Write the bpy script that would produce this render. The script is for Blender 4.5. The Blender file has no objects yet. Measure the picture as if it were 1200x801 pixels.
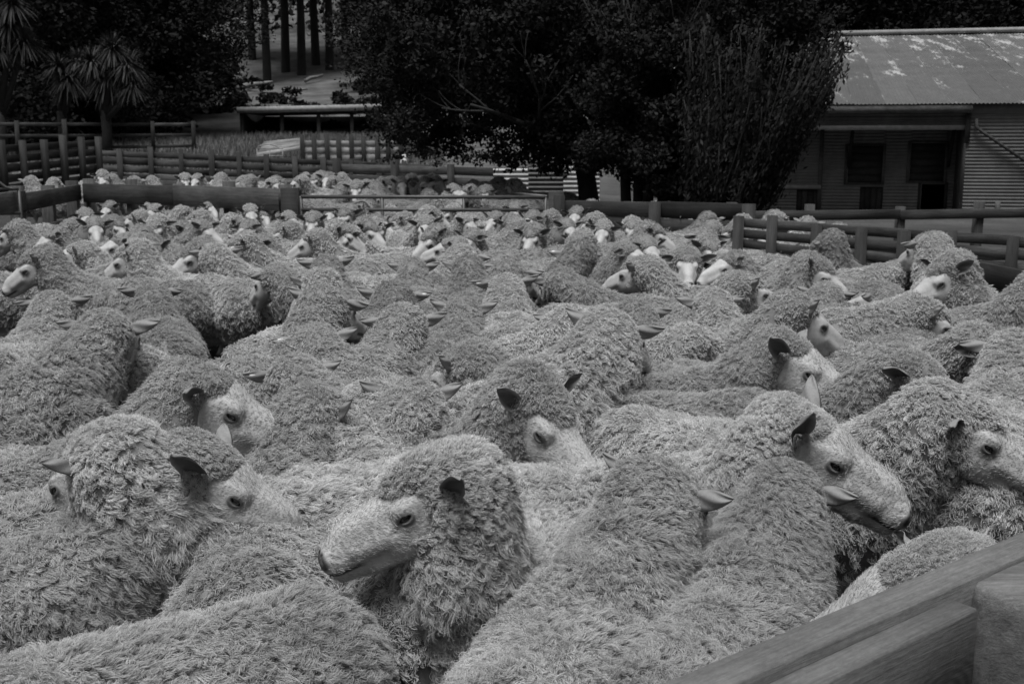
import bpy, math, random, time
import numpy as np
from mathutils import Vector, Matrix, Euler
T0 = time.time()
R = math.radians
rng = np.random.default_rng(7)
random.seed(7)
S = bpy.context.scene
col = S.collection

# ---------------------------------------------------------------- camera
CAM_H = 1.62
F_PX = 1290.0                 # focal length in pixels of the 1200 px wide photograph
YH = 174.0                    # row of the horizon in the photograph
PITCH = math.atan((400.5 - YH) / F_PX)
cd = bpy.data.cameras.new('camera')
cam = bpy.data.objects.new('camera', cd)
col.objects.link(cam)
cam.location = (0, 0, CAM_H)
cam.rotation_euler = (R(90) - PITCH, 0, 0)
cd.sensor_width = 36.0
cd.lens = 36.0 * F_PX / 1200.0
cd.clip_start = 0.05
cd.clip_end = 600
cd.dof.use_dof = True
cd.dof.focus_distance = 2.7
cd.dof.aperture_fstop = 11.0
S.camera = cam
CAMROT = Matrix.Rotation(R(90) - PITCH, 3, 'X')

def ray(px, py):
    return CAMROT @ Vector(((px - 600) / F_PX, (400.5 - py) / F_PX, -1.0))
def at_h(px, py, h):          # the point of height h seen at that pixel
    d = ray(px, py)
    t = (h - CAM_H) / d.z
    return Vector((d.x * t, d.y * t, h))
def at_y(px, py, Y):          # the point at ground distance Y seen at that pixel
    d = ray(px, py)
    t = Y / d.y
    return Vector((d.x * t, Y, CAM_H + d.z * t))

# ---------------------------------------------------------------- sky, sun, exposure
SUN_EL, SUN_AZ = 74.0, 205.0
w = bpy.data.worlds.new('World')
S.world = w
w.use_nodes = True
nt = w.node_tree
bg = nt.nodes['Background']
sky = nt.nodes.new('ShaderNodeTexSky')
sky.sky_type = 'NISHITA'
sky.sun_disc = False
sky.sun_elevation = R(SUN_EL)
sky.sun_rotation = R(SUN_AZ)
sky.dust_density = 4.0
bw = nt.nodes.new('ShaderNodeRGBToBW')
nt.links.new(sky.outputs[0], bw.inputs[0])
nt.links.new(bw.outputs[0], bg.inputs[0])
bg.inputs[1].default_value = 0.05
sl = bpy.data.lights.new('sun', 'SUN')
sl.energy = 2.3
sl.angle = R(30)
sl.color = (1, 1, 1)
sun = bpy.data.objects.new('sun', sl)
col.objects.link(sun)
sd = Vector((math.sin(R(SUN_AZ)) * math.cos(R(SUN_EL)), math.cos(R(SUN_AZ)) * math.cos(R(SUN_EL)), math.sin(R(SUN_EL))))
sun.rotation_euler = sd.to_track_quat('Z', 'Y').to_euler()
S.view_settings.view_transform = 'Standard'
S.view_settings.look = 'None'
S.view_settings.gamma = 1.0
S.view_settings.exposure = 0.86
S.render.engine = 'CYCLES'
S.cycles.max_bounces = 5
S.cycles.diffuse_bounces = 2
S.cycles.glossy_bounces = 2
S.cycles.transparent_max_bounces = 8
S.cycles_curves.shape = 'RIBBONS'
S.cycles_curves.subdivisions = 2
S.cycles.debug_use_compact_bvh = True
S.cycles.debug_use_hair_bvh = False

# ---------------------------------------------------------------- helpers: materials
def mat(name):
    m = bpy.data.materials.new(name)
    m.use_nodes = True
    return m, m.node_tree, m.node_tree.nodes['Principled BSDF']
def N(t, kind, **kw):
    n = t.nodes.new('ShaderNode' + kind)
    for k, v in kw.items():
        if k.startswith('i_'):
            n.inputs[int(k[2:])].default_value = v
        else:
            setattr(n, k, v)
    return n
def L(t, a, b): t.links.new(a, b)
def G(v): return (v, v, v, 1)
def math_n(t, op, a, b=None, c=None, clamp=False):
    n = N(t, 'Math', operation=op, use_clamp=clamp)
    for i, v in enumerate((a, b, c)):
        if v is None: continue
        if isinstance(v, (int, float)): n.inputs[i].default_value = v
        else: L(t, v, n.inputs[i])
    return n.outputs[0]
def mapr(t, v, a, b, c, d):
    n = N(t, 'MapRange')
    L(t, v, n.inputs[0])
    for i, x in enumerate((a, b, c, d)): n.inputs[i + 1].default_value = x
    return n.outputs[0]
def noise(t, co, scale, detail=4, rough=.55, sc=None):
    n = N(t, 'TexNoise')
    n.inputs['Scale'].default_value = scale
    n.inputs['Detail'].default_value = detail
    n.inputs['Roughness'].default_value = rough
    if sc is not None:
        m = N(t, 'Mapping'); m.inputs['Scale'].default_value = sc
        L(t, co, m.inputs[0]); L(t, m.outputs[0], n.inputs['Vector'])
    elif co is not None:
        L(t, co, n.inputs['Vector'])
    return n.outputs['Fac']
def bump(t, h, p, strength=.5, dist=.01):
    b = N(t, 'Bump'); b.inputs['Strength'].default_value = strength; b.inputs['Distance'].default_value = dist
    L(t, h, b.inputs['Height']); L(t, b.outputs[0], p.inputs['Normal'])

def make_wool():
    m, t, p = mat('wool')
    oi = N(t, 'ObjectInfo')
    tc = N(t, 'TexCoord')
    hi = N(t, 'HairInfo')
    n1 = noise(t, tc.outputs['Object'], 5.0, 3)
    n2 = noise(t, tc.outputs['Object'], 38.0, 2)
    base = mapr(t, oi.outputs['Random'], 0, 1, .36, .66)
    v = math_n(t, 'MULTIPLY', base, mapr(t, n1, .3, .7, .72, 1.12))
    v = math_n(t, 'MULTIPLY', v, mapr(t, n2, .3, .7, .85, 1.1))
    v = math_n(t, 'MULTIPLY', v, mapr(t, hi.outputs['Random'], 0, 1, .86, 1.12))
    v = math_n(t, 'MULTIPLY', v, mapr(t, hi.outputs['Intercept'], 0, 1, .42, 1.18))  # darker roots: shade deep in the locks painted along each strand
    df = N(t, 'BsdfDiffuse'); tr = N(t, 'BsdfTranslucent'); ms = N(t, 'MixShader'); ms.inputs[0].default_value = .25
    L(t, v, df.inputs[0]); L(t, v, tr.inputs[0]); L(t, df.outputs[0], ms.inputs[1]); L(t, tr.outputs[0], ms.inputs[2])
    L(t, ms.outputs[0], t.nodes['Material Output'].inputs[0]); t.nodes.remove(p)
    return m
def make_hide():
    # skin and underfleece; vertex attribute 'tone' holds skin colour and painted underfleece shade
    m, t, p = mat('hide')
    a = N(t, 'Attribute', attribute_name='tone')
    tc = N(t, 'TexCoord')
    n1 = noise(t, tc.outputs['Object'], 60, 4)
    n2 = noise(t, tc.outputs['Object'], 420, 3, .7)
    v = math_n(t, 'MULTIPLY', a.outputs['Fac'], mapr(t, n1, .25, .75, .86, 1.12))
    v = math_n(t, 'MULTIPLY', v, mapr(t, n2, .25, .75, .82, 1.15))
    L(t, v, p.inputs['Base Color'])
    p.inputs['Roughness'].default_value = .62
    p.inputs['Specular IOR Level'].default_value = .25
    bump(t, n2, p, .35, .002)
    return m
def make_eye():
    m, t, p = mat('eye')
    a = N(t, 'Attribute', attribute_name='tone')
    L(t, a.outputs['Fac'], p.inputs['Base Color'])
    p.inputs['Roughness'].default_value = .12
    return m
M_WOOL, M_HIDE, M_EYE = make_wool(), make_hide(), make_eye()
M_FACE, _t, _p = mat('face_hair')
_h = N(_t, 'HairInfo'); L(_t, mapr(_t, _h.outputs['Random'], 0, 1, .28, .58), _p.inputs['Base Color']); _p.inputs['Roughness'].default_value = .7
mt, tt, pp = mat('ear_tag_plastic')
pp.inputs['Base Color'].default_value = G(.5); pp.inputs['Roughness'].default_value = .4
M_TAG = mt

def tag(o, label=None, cat=None, group=None, kind=None):
    if label: o['label'] = label
    if cat: o['category'] = cat
    if group: o['group'] = group
    if kind: o['kind'] = kind
    return o
def link(o, parent=None):
    col.objects.link(o)
    if parent is not None: o.parent = parent
    return o
def mesh_from(name, V, Fq, tone=None, mats=(), smooth=True):
    me = bpy.data.meshes.new(name)
    V = np.asarray(V, np.float32)
    Fl = [f for f in Fq if len(f)]
    nv = sum(len(f) * f.shape[1] for f in Fl)
    nf = sum(len(f) for f in Fl)
    me.vertices.add(len(V)); me.vertices.foreach_set('co', V.ravel())
    me.loops.add(nv); me.polygons.add(nf)
    me.loops.foreach_set('vertex_index', np.concatenate([f.ravel() for f in Fl]).astype(np.int32))
    tot = np.concatenate([np.full(len(f), f.shape[1]) for f in Fl])
    st = np.concatenate([[0], np.cumsum(tot)[:-1]]).astype(np.int32)
    me.polygons.foreach_set('loop_start', st)
    if smooth: me.polygons.foreach_set('use_smooth', np.ones(nf, bool))
    if tone is not None:
        a = me.attributes.new('tone', 'FLOAT', 'POINT')
        a.data.foreach_set('value', np.asarray(tone, np.float32))
    for m in mats: me.materials.append(m)
    me.update(calc_edges=True)
    return me

# ---------------------------------------------------------------- sheep: implicit surface
import openvdb
def smin(a, b, k):
    h = np.clip(.5 + .5 * (b - a) / k, 0, 1)
    return b * (1 - h) + a * h - k * h * (1 - h)
class Field:
    def __init__(s, lo, hi, h):
        s.h = h; s.lo = np.array(lo, np.float32)
        s.n = np.ceil((np.array(hi) - s.lo) / h).astype(int)
        s.F = np.full(s.n, .2, np.float32)
        s.ax = [(s.lo[i] + np.arange(s.n[i]) * h).astype(np.float32) for i in range(3)]
    def block(s, lo, hi):
        i0 = np.clip(np.floor((np.array(lo) - s.lo) / s.h).astype(int), 0, s.n)
        i1 = np.clip(np.ceil((np.array(hi) - s.lo) / s.h).astype(int) + 1, 0, s.n)
        if (i1 <= i0).any(): return None, None
        sl_ = tuple(slice(a, b) for a, b in zip(i0, i1))
        X, Y, Z = np.meshgrid(*[s.ax[i][sl_[i]] for i in range(3)], indexing='ij')
        return sl_, np.stack((X, Y, Z), -1)
    def put(s, sl_, d, k, sub=False):
        if sub: s.F[sl_] = -smin(-s.F[sl_], d, k)
        else: s.F[sl_] = smin(s.F[sl_], d, k)
    def cone(s, a, b, r1, r2, k=.03, sub=False, sq=None):
        a, b = np.array(a, np.float32), np.array(b, np.float32)
        m = max(r1, r2) + .05
        sl_, P = s.block(np.minimum(a, b) - m, np.maximum(a, b) + m)
        if sl_ is None: return
        ba = b - a
        q = P - a
        t = np.clip((q @ ba) / max(ba @ ba, 1e-9), 0, 1)
        q = q - t[..., None] * ba
        if sq is not None: q = q * np.array(sq, np.float32)
        d = np.sqrt((q * q).sum(-1)) - (r1 + (r2 - r1) * t)
        s.put(sl_, d, k, sub)
    def ell(s, c, r, k=.03, sub=False, M=None):
        c, r = np.array(c, np.float32), np.array(r, np.float32)
        m = r.max() + .05
        sl_, P = s.block(c - m, c + m)
        if sl_ is None: return
        q = P - c
        if M is not None: q = q @ M          # columns of M are the ellipsoid's axes
        k0 = np.sqrt(((q / r) ** 2).sum(-1)); k1 = np.sqrt(((q / r ** 2) ** 2).sum(-1)) + 1e-6
        s.put(sl_, k0 * (k0 - 1) / k1, k, sub)
    def mesh(s):
        g = openvdb.FloatGrid(.2)
        g.copyFromArray(s.F)
        p, tr, q = g.convertToPolygons(isovalue=0.0, adaptivity=0.0)
        p = np.asarray(p, np.float32) * s.h + s.lo
        q = np.asarray(q, np.int64)[:, ::-1]
        tr = np.asarray(tr, np.int64).reshape(-1, 3)[:, ::-1]
        return p, q, tr
    def sample(s, p):           # trilinear
        u = np.clip((p - s.lo) / s.h, 0, s.n - 1.001)
        i = u.astype(int); f = u - i
        out = 0
        for dx in (0, 1):
            for dy in (0, 1):
                for dz in (0, 1):
                    wgt = (f[:, 0] if dx else 1 - f[:, 0]) * (f[:, 1] if dy else 1 - f[:, 1]) * (f[:, 2] if dz else 1 - f[:, 2])
                    out = out + wgt * s.F[i[:, 0] + dx, i[:, 1] + dy, i[:, 2] + dz]
        return out

def make_head(h=.0022, roman=0.0, slim=1.0, jawd=0.0):
    f = Field((-.10, -.10, -.17), (.29, .10, .05), h)
    y = slim
    f.ell((.015, 0, -.045), (.085, .060 * y, .062), .02)                       # cranium
    f.cone((.055, 0, -.040), (.212, 0, -.076), .050 * y, .026, .02)             # face
    f.cone((.05, 0, -.018), (.205, 0, -.058 + roman * .3), .034, .020, .022)    # nose bridge
    f.ell((.135, 0, -.035 + roman), (.070, .024, .022), .02)
    for sgn in (-1, 1):
        f.cone((.015, sgn * .026 * y, -.088), (.150, sgn * .012, -.105 - jawd), .042, .018, .025)   # jaw
        f.ell((.075, sgn * .034, -.075), (.045, .022, .035), .02)               # cheek
        f.ell((.070, sgn * .043 * y, -.018), (.030, .016, .014), .012)          # brow
        f.ell((.075, sgn * .0445 * y, -.035), (.024, .020, .020), .008)         # eyelid bulge
        f.cone((.115, sgn * .038, -.062), (.175, sgn * .026, -.072), .010, .010, .02)               # cheek bone
        f.ell((.226, sgn * .014, -.068), (.018, .014, .015), .010)              # nostril wing
    f.ell((.212, 0, -.082), (.034, .030, .028), .012)                           # muzzle
    f.cone((.150, 0, -.112), (.212, 0, -.112), .017, .014, .016)                # lower lip
    for sgn in (-1, 1):
        e = np.array((.080, sgn * .059 * y, -.0350))
        # the almond opening of the lids
        sl_, P = f.block(e - .03, e + .03)
        q = (P - e).astype(np.float32)
        q = q @ np.array([[math.cos(.30), 0, -math.sin(.30)], [0, 1, 0], [math.sin(.30), 0, math.cos(.30)]], np.float32).T
        d1 = np.sqrt(q[..., 0] ** 2 + (q[..., 2] - .0095) ** 2) - .0150
        d2 = np.sqrt(q[..., 0] ** 2 + (q[..., 2] + .0085) ** 2) - .0150
        d = np.maximum(np.maximum(d1, d2), np.abs(q[..., 1]) - .013)
        f.F[sl_] = np.maximum(f.F[sl_], -d)
        f.cone((.062, sgn * .064, -.020), (.098, sgn * .060, -.018), .0022, .0015, .004, sub=True)  # crease over the lid
        f.cone((.094, sgn * .056, -.043), (.112, sgn * .050, -.058), .0035, .001, .006, sub=True)   # tear groove
        f.cone((.236, sgn * .012, -.061), (.246, sgn * .019, -.073), .0042, .0030, .003, sub=True)  # nostril
        f.cone((.240, sgn * .004, -.099), (.165, sgn * .040, -.098), .0022, .0018, .004, sub=True)  # mouth line
        f.cone((.228, sgn * .026, -.060), (.205, sgn * .036, -.070), .002, .002, .006, sub=True)
    f.cone((.252, 0, -.070), (.246, 0, -.098), .002, .002, .004, sub=True)      # philtrum
    p, q, tr = f.mesh()
    # the animal's own colouring
    tone = np.full(len(p), .37)
    x, yy, z = p.T
    fr = np.clip((x - .10) / .1, 0, 1)
    tone += .03 * fr
    d_n = np.minimum(*[np.sqrt((x - .243) ** 2 + (yy - sg * .014) ** 2 + ((z + .068)) ** 2) for sg in (-1, 1)])
    pad = np.clip((.024 - d_n) / .008, 0, 1) * np.clip((x - .228) / .010, 0, 1)
    tone = tone * (1 - pad) + .055 * pad
    mo = np.clip((.0062 - np.abs(z + .0985)) / .003, 0, 1) * np.clip((x - .165) / .02, 0, 1)
    tone = tone * (1 - mo) + .07 * mo
    for sg in (-1, 1):
        de = np.sqrt(((x - .080) * .8) ** 2 + (yy - sg * .059) ** 2 * .3 + (z + .035) ** 2)
        ee = np.clip((.0165 - de) / .004, 0, 1)
        tone = tone * (1 - ee) + .10 * ee
        dt = np.sqrt((x - .100) ** 2 + (yy - sg * .055) ** 2 + (z + .048) ** 2)
        ee = np.clip((.012 - dt) / .006, 0, 1) * .7
        tone = tone * (1 - ee) + .12 * ee
    return p, q, tr, tone

def ear_mesh(name, flip=1):
    # a cupped leaf pointing along +X, opening towards +Z... rim folded, real thickness
    nu, nv = 22, 13
    V = []
    tone = []
    for side in (0, 1):
        for i in range(nu):
            u = i / (nu - 1)
            wd = .0245 * math.sin(math.pi * min(1, (.14 + .86 * u)) ** .80) ** .72 if u < 1 else 0
            wd = max(wd, .0006)
            if u < .12: wd = max(wd, .015)
            for j in range(nv):
                v = j / (nv - 1) * 2 - 1
                cup = 1.15 - .5 * u
                a = v * cup
                y = wd * math.sin(a) / math.sin(min(cup, 1.5)) * flip
                z = wd * (1 - math.cos(a)) * 1.0 - .008 * math.sin(u * 3) + .0025 * math.sin(v * 5 + u * 9)
                x = .010 + .100 * u - .010 * (abs(v) ** 2) * (1 - u)
                th = (.0016 + .0016 * (1 - u)) * (1 - abs(v) ** 6)
                if side: z -= th
                z += .006 * u * u
                V.append((x, y, z))
                tone.append(.20 if side else (.05 + .18 * max(0, abs(v) - .55) / .45 + .08 * u))
    Fq = []
    o = nu * nv
    for i in range(nu - 1):
        for j in range(nv - 1):
            a = i * nv + j
            q1 = (a, a + nv, a + nv + 1, a + 1); q2 = (o + a, o + a + 1, o + a + nv + 1, o + a + nv)
            if flip < 0: q1, q2 = q1[::-1], q2[::-1]
            Fq += [q1, q2]
        for j in (0, nv - 1):
            a = i * nv + j
            Fq.append((a, o + a, o + a + nv, a + nv) if (j == 0) == (flip > 0) else (a, a + nv, o + a + nv, o + a))
    for j in range(nv - 1):
        a = (nu - 1) * nv + j
        Fq.append((a, o + a, o + a + 1, a + 1))
    return mesh_from(name, V, [np.array(Fq)], tone, [M_HIDE])

def ball_mesh(name, r, nu=16, nv=12):
    V, Fq = [], []
    tone = []
    for i in range(nv + 1):
        for j in range(nu):
            a, b = math.pi * i / nv, 2 * math.pi * j / nu
            # pole along Y (outwards)
            V.append((r * math.sin(a) * math.cos(b), r * math.cos(a), r * math.sin(a) * math.sin(b)))
            x, z = V[-1][0], V[-1][2]
            rr = math.hypot(x, z) / r
            tone.append(.012 if (abs(x) < .42 * r and abs(z) < .2 * r) else (.09 if rr < .62 else .05))
    for i in range(nv):
        for j in range(nu):
            k = (j + 1) % nu
            Fq.append((i * nu + j, i * nu + k, (i + 1) * nu + k, (i + 1) * nu + j))
    return mesh_from(name, V, [np.array(Fq)], tone, [M_EYE])

EARS = (ear_mesh('ear_right', -1), ear_mesh('ear_left', 1))
EYE = ball_mesh('eye', .0142, 28, 22)
HEADS = [make_head(.0029), make_head(.0029, roman=.006, slim=.95), make_head(.0029, roman=-.003, slim=1.06, jawd=.004)]
HEAD_LO = [make_head(.006), make_head(.006, roman=.006, slim=.95), make_head(.006, roman=-.003, slim=1.06)]

def rotM(yaw, pitch, roll=0):      # columns: forward, left, up; yaw to the left positive, pitch down positive
    return np.array((Euler((0, 0, yaw)).to_matrix() @ Euler((0, pitch, 0)).to_matrix() @ Euler((roll, 0, 0)).to_matrix()), np.float32)

VARIANTS = {}
def norm(v): return v / (np.linalg.norm(v, axis=-1, keepdims=True) + 1e-9)

def sheep_variant(neck_up, neck_yaw, head_yaw, head_pitch, roll=0, hi=2, wool=1.0, knot=1.0, hv=0, seed=0, stance=0, earp=0, hh=1.0):
    """angles in degrees relative to the body; hi 0..3 = fineness; returns the shared data blocks"""
    key = (neck_up, neck_yaw, head_yaw, head_pitch, roll, hi, wool, knot, hv, seed, stance, earp, hh)
    if key in VARIANTS: return VARIANTS[key]
    rg = np.random.default_rng(seed * 77 + int(neck_up * 3 + head_yaw * 7 + head_pitch) % 9973)
    h = (.024, .019, .016, .014)[hi]
    fat = 1.0
    nb = np.array((.27, 0, .545))                       # base of the neck
    ny, nu_ = R(neck_yaw), R(neck_up)
    nd = np.array((math.cos(nu_) * math.cos(ny), math.cos(nu_) * math.sin(ny), math.sin(nu_)))
    mid = nb + np.array((.12 * math.cos(ny * .5), .12 * math.sin(ny * .5), .13 * math.sin(nu_ * .85)))
    poll = mid + nd * .255
    HM = rotM(R(head_yaw), R(head_pitch), R(roll))
    hb = 1.1 + (hh - 1.1) * .4                          # the wool grows less than the head
    def H(x, y, z): return poll + HM @ np.array((x, y, z)) * hb
    f = Field((-.72, -.46, 0), (.86, .46, 1.12), h)
    # trunk: rump, loin, barrel, shoulders, chest
    f.cone((-.42, 0, .480), (.20, 0, .475), .182, .186, .05)
    f.ell((-.45, 0, .468), (.18, .182, .185), .05)
    f.ell((-.05, 0, .43), (.37, .215, .205), .06)
    f.ell((.22, 0, .47), (.17, .180, .20), .05)
    f.ell((.33, .02 * ny, .46), (.13, .13, .16), .06)
    # neck
    nr = .094 + .016 * wool
    f.cone(nb - np.array((.03, 0, .02)), mid, .152, nr + .015, .06)
    f.cone(mid, H(-.05, 0, -.045), nr + .006, (.094 if knot >= 1 else .084) + .010 * wool, .04)
    f.ell(mid + nd * .07, (.106 + .010 * wool,) * 3, .022)
    if wool > 1.2: f.cone(H(-.035, 0, -.10), nb + np.array((.05, 0, -.10)), .075 + .025 * wool, .12 + .02 * wool, .04)
    # wool of cheeks, nape and topknot
    f.ell(H(-.035, 0, -.055), np.array((.080, (.070 if hi < 2 else .080 if knot >= 1 else .062) + .008 * wool, .082)) * hb, .03, M=HM)
    f.ell(H(.012, 0, -.082), np.array((.060, .066, .050)) * hb, .025, M=HM)
    if knot >= 1:
        f.ell(H(.058 + .006 * knot, 0, .004), np.array((.026 + .010 * knot, .038, .020 * knot)) * hb, .02, M=HM)
        for sg in (-1, 1): f.ell(H(.030 + .014 * knot, sg * .036, -.090), np.array((.036 + .010 * knot, .024 + .004 * knot, .034)) * hb, .02, M=HM)
    if knot > 0:
        f.ell(H(.012, 0, -.002), np.array((.062 * (.75 + .25 * knot), .056, .028 + .018 * knot)) * hb, .02, M=HM)
        if knot >= 1: f.ell(H(.045, 0, .004), np.array((.034, .040, .014 + .018 * knot)) * hb, .02, M=HM)
    # legs
    sw = [(0, 0, 0, 0), (.06, -.05, .03, -.06), (-.04, .06, -.06, .04)][stance]
    for i, (lx, sy) in enumerate(((.27, 1), (.27, -1), (-.42, 1), (-.42, -1))):
        s_ = sw[i]
        yl = .095 * sy
        if i < 2:
            f.cone((lx - .02, yl, .39), (lx + s_ * .4, yl, .30), .080, .052, .04)
            f.cone((lx + s_ * .4, yl, .31), (lx + s_ * .7, yl, .19), .040, .025, .02)
            f.cone((lx + s_ * .7, yl, .19), (lx + s_, yl, .045), .021, .020, .01)
        else:
            f.cone((lx + .02, yl, .41), (lx + .06 + s_ * .4, yl, .32), .105, .060, .04)
            f.cone((lx + .05 + s_ * .4, yl, .33), (lx - .045 + s_ * .7, yl, .225), .045, .028, .02)
            f.cone((lx - .045 + s_ * .7, yl, .225), (lx - .02 + s_, yl, .045), .023, .020, .01)
        f.cone((lx + s_ + (.0 if i < 2 else -.02), yl, .045), (lx + .02 + s_ + (0 if i < 2 else -.02), yl, .018), .024, .026, .01)
    f.cone((-.56, 0, .52), (-.615, 0, .36), .040, .028, .03)      # docked woolly tail
    # soft lumps so that no two flanks read as one smooth shape
    for k in range(26):
        a = rg.random() * 6.28
        c = np.array((rg.uniform(-.5, .35), .165 * math.cos(a), .47 + .165 * math.sin(a)))
        f.ell(c, np.array((.07, .045, .05)) * rg.uniform(.7, 1.2), .05)
    p, q, tr = f.mesh()
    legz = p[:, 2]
    tone = np.where(legz < .30, .26, .15).astype(np.float32)  # fleece base darkened: shade between the locks painted in; legs keep their colour
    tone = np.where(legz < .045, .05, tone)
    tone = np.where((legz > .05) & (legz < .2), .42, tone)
    # ---- strands
    quad = p[q]                                    # (n,4,3)
    ar = np.linalg.norm(np.cross(quad[:, 2] - quad[:, 0], quad[:, 3] - quad[:, 1]), axis=1)
    zc = quad[:, :, 2].mean(1)
    hx = ((quad.mean(1) - poll) @ HM)
    wgt = ar * np.clip((zc - .20) / .15, 0, 1) ** 1
    wgt = wgt * np.where(zc > .42, 1, (.5, .4, .22, .16)[hi])
    near_head = (np.linalg.norm(hx, axis=1) < .15)
    wgt = wgt * np.where(near_head, 2.0, 1.0)
    nlock = (3600, 10000, 14000, 20000)[hi]
    K = (2, 3, 5, 8)[hi]
    npt = (4, 4, 5, 7)[hi]
    rad = (.0032, .0017, .00098, .00066)[hi]
    rl = (.013, .0085, .0080, .0080)[hi]
    idx = rg.choice(len(q), nlock, p=wgt / wgt.sum())
    uv = rg.random((nlock, 2, 1))
    Q = quad[idx]
    c = (Q[:, 0] * (1 - uv[:, 0]) + Q[:, 1] * uv[:, 0]) * (1 - uv[:, 1]) + (Q[:, 3] * (1 - uv[:, 0]) + Q[:, 2] * uv[:, 0]) * uv[:, 1]
    e = f.h
    n = norm(np.stack([f.sample(c + d) - f.sample(c - d) for d in (np.array((e, 0, 0)), np.array((0, e, 0)), np.array((0, 0, e)))], 1))
    hl = (c - poll) @ HM / hh
    rh = np.linalg.norm(hl, axis=1)
    onhead = np.clip((.17 - rh) / .05, 0, 1)
    # nothing grows on the bare face
    full = knot >= 1
    keep = ~((hl[:, 0] > (.086 + .012 * knot if full else .046)) & (rh < .20)) & ~((hl[:, 0] > (.040 if full else .018)) & (np.abs(hl[:, 1]) > .036) & (hl[:, 2] < -.008) & (hl[:, 2] > (-.066 if full else -.09)) & (rh < .2))
    c, n, hl, rh, onhead = [a[keep] for a in (c, n, hl, rh, onhead)]
    m = len(c)
    down = np.array((0, 0, -1.)); back = np.array((-1., 0, 0)); hb = -HM[:, 0]
    # low frequency wandering of the flow
    ph = rg.random((3, 3)) * 6.28
    wv = np.stack([np.sin(c @ (rg.normal(size=3) * 11) + ph[i, 0]) + .6 * np.sin(c @ (rg.normal(size=3) * 23) + ph[i, 1]) for i in range(3)], 1)
    front = np.clip((c[:, 0:1] - .2) / .2, 0, 1)
    flow = down * 1.0 + back * (.35 * (1 - front)) + hb * (.5 * onhead[:, None]) + wv * .42 + rg.normal(size=(m, 3)) * .34
    flow = norm(flow - (flow * n).sum(1, keepdims=True) * n * .95)
    # locks gather in tufts that share a direction and lean together
    nt_ = m // 9
    tc_ = c[rg.choice(m, nt_, replace=False)].astype(np.float32)
    ti_ = np.empty(m, int); td_ = np.empty(m)
    c32 = c.astype(np.float32)
    for a in range(0, m, 2500):
        D = ((c32[a:a + 2500, None] - tc_[None]) ** 2).sum(-1)
        ti_[a:a + 2500] = D.argmin(1); td_[a:a + 2500] = np.sqrt(D.min(1))
    tf_ = rg.normal(size=(nt_, 3)) * .24
    flow = flow + tf_[ti_]
    flow = norm(flow - (flow * n).sum(1, keepdims=True) * n)
    pull = tc_[ti_] - c
    trad = np.sqrt(1.6 / nt_) * .6
    tlen = 1.18 - .42 * np.clip(td_ / trad, 0, 1.2)
    side = np.cross(n, flow)
    bodyl = (.030, .026, .028, .030)[hi] * min(wool, 1.15)
    Ln = bodyl * rg.uniform(.75, 1.25, m) * tlen * (1 + .45 * np.clip((.95 - np.abs(rh - .26) / .1), 0, 1))
    Ln = Ln * (1 - (.45 if knot >= 1 else .66) * onhead)
    nearface = np.clip((hl[:, 0] - .0) / .06, 0, 1) * onhead
    Ln = Ln * (1 - .4 * nearface)
    low = np.clip((.36 - c[:, 2]) / .1, 0, 1)
    Ln = Ln * (1 - .35 * low)
    t = np.linspace(0, 1, npt)
    # per strand
    rep = lambda a: np.repeat(a, K, axis=0)
    ang = rg.random(m * K) * 6.28
    rr = rl * np.sqrt(rg.random(m * K)) * rep(rg.uniform(.7, 1.3, m)) * (1 - .25 * rep(onhead))
    off = (np.cos(ang) * rr)[:, None] * rep(flow) + (np.sin(ang) * rr)[:, None] * rep(side)
    Ls = rep(Ln) * rg.uniform(.8, 1.15, m * K)
    lift = rep(rg.uniform(.5, .95, m)) 
    lean = rep(rg.uniform(.35, 1.0, m))
    fr_ = rep(rg.uniform(*((1, 1.4), (1.0, 1.6), (1.1, 1.9), (1.1, 2.1))[hi], m)); ph1 = rep(rg.random(m) * 6.28) + rg.normal(size=m * K) * .7
    amp = (.0045, .0048, .0056, .0062)[hi] * rep(rg.uniform(.5, 1.4, m)) * (.4 + .6 * Ls / .032)
    PL = rep(pull) * .35; C = rep(c); Nn = rep(n); Fl = rep(flow); Sd = rep(side)
    pts = np.empty((m * K, npt, 3), np.float32)
    root_sink = .006
    for i, ti in enumerate(t):
        a_ = (.95 * ti - .45 * ti * ti) * lift
        b_ = (.15 * ti + .85 * ti * ti) * lean
        conv = 1 - (.1, .15, .35, .45)[hi] * ti ** .8
        th = fr_ * ti * 6.28 + ph1
        w_ = amp * min(1, ti * 1.6)
        pts[:, i] = (C + off * conv + PL * (ti * ti) + Nn * (Ls * a_ - root_sink * (1 - ti))[:, None] + Fl * (Ls * b_)[:, None]
                     + Sd * (np.sin(th) * w_)[:, None] + Fl * (np.cos(th) * w_ * .6)[:, None] + Nn * (np.cos(th) * w_ * .9)[:, None])
    jt = np.cumsum(rg.normal(size=(m * K, npt, 3)).astype(np.float32), axis=1) * (.0022, .0020, .0010, .0006)[hi]
    jt[:, 0] = 0
    pts += jt
    rads = (rad * (1.0 - .65 * t ** 2))[None, :] * rg.uniform(.7, 1.25, (m * K, 1))
    # stray fuzz standing out of the locks
    nf = (800, 3000, 9000, 24000)[hi]
    fi = rg.integers(0, m, nf)
    fn = norm(n[fi] + rg.normal(size=(nf, 3)) * .45 + flow[fi] * .3)
    fs = norm(rg.normal(size=(nf, 3)))
    fo = c[fi] + rg.normal(size=(nf, 3)) * rl * .8
    FL = Ln[fi] * rg.uniform(.3, .65, nf)
    fp = np.empty((nf, npt, 3), np.float32)
    for i, ti in enumerate(t):
        fp[:, i] = fo + fn * (FL * ti)[:, None] + fs * (FL * .45 * np.sin(ti * 3.0))[:, None] * ti + down * (FL * .15 * ti)[:, None]
    pts = np.concatenate([pts, fp])
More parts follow.
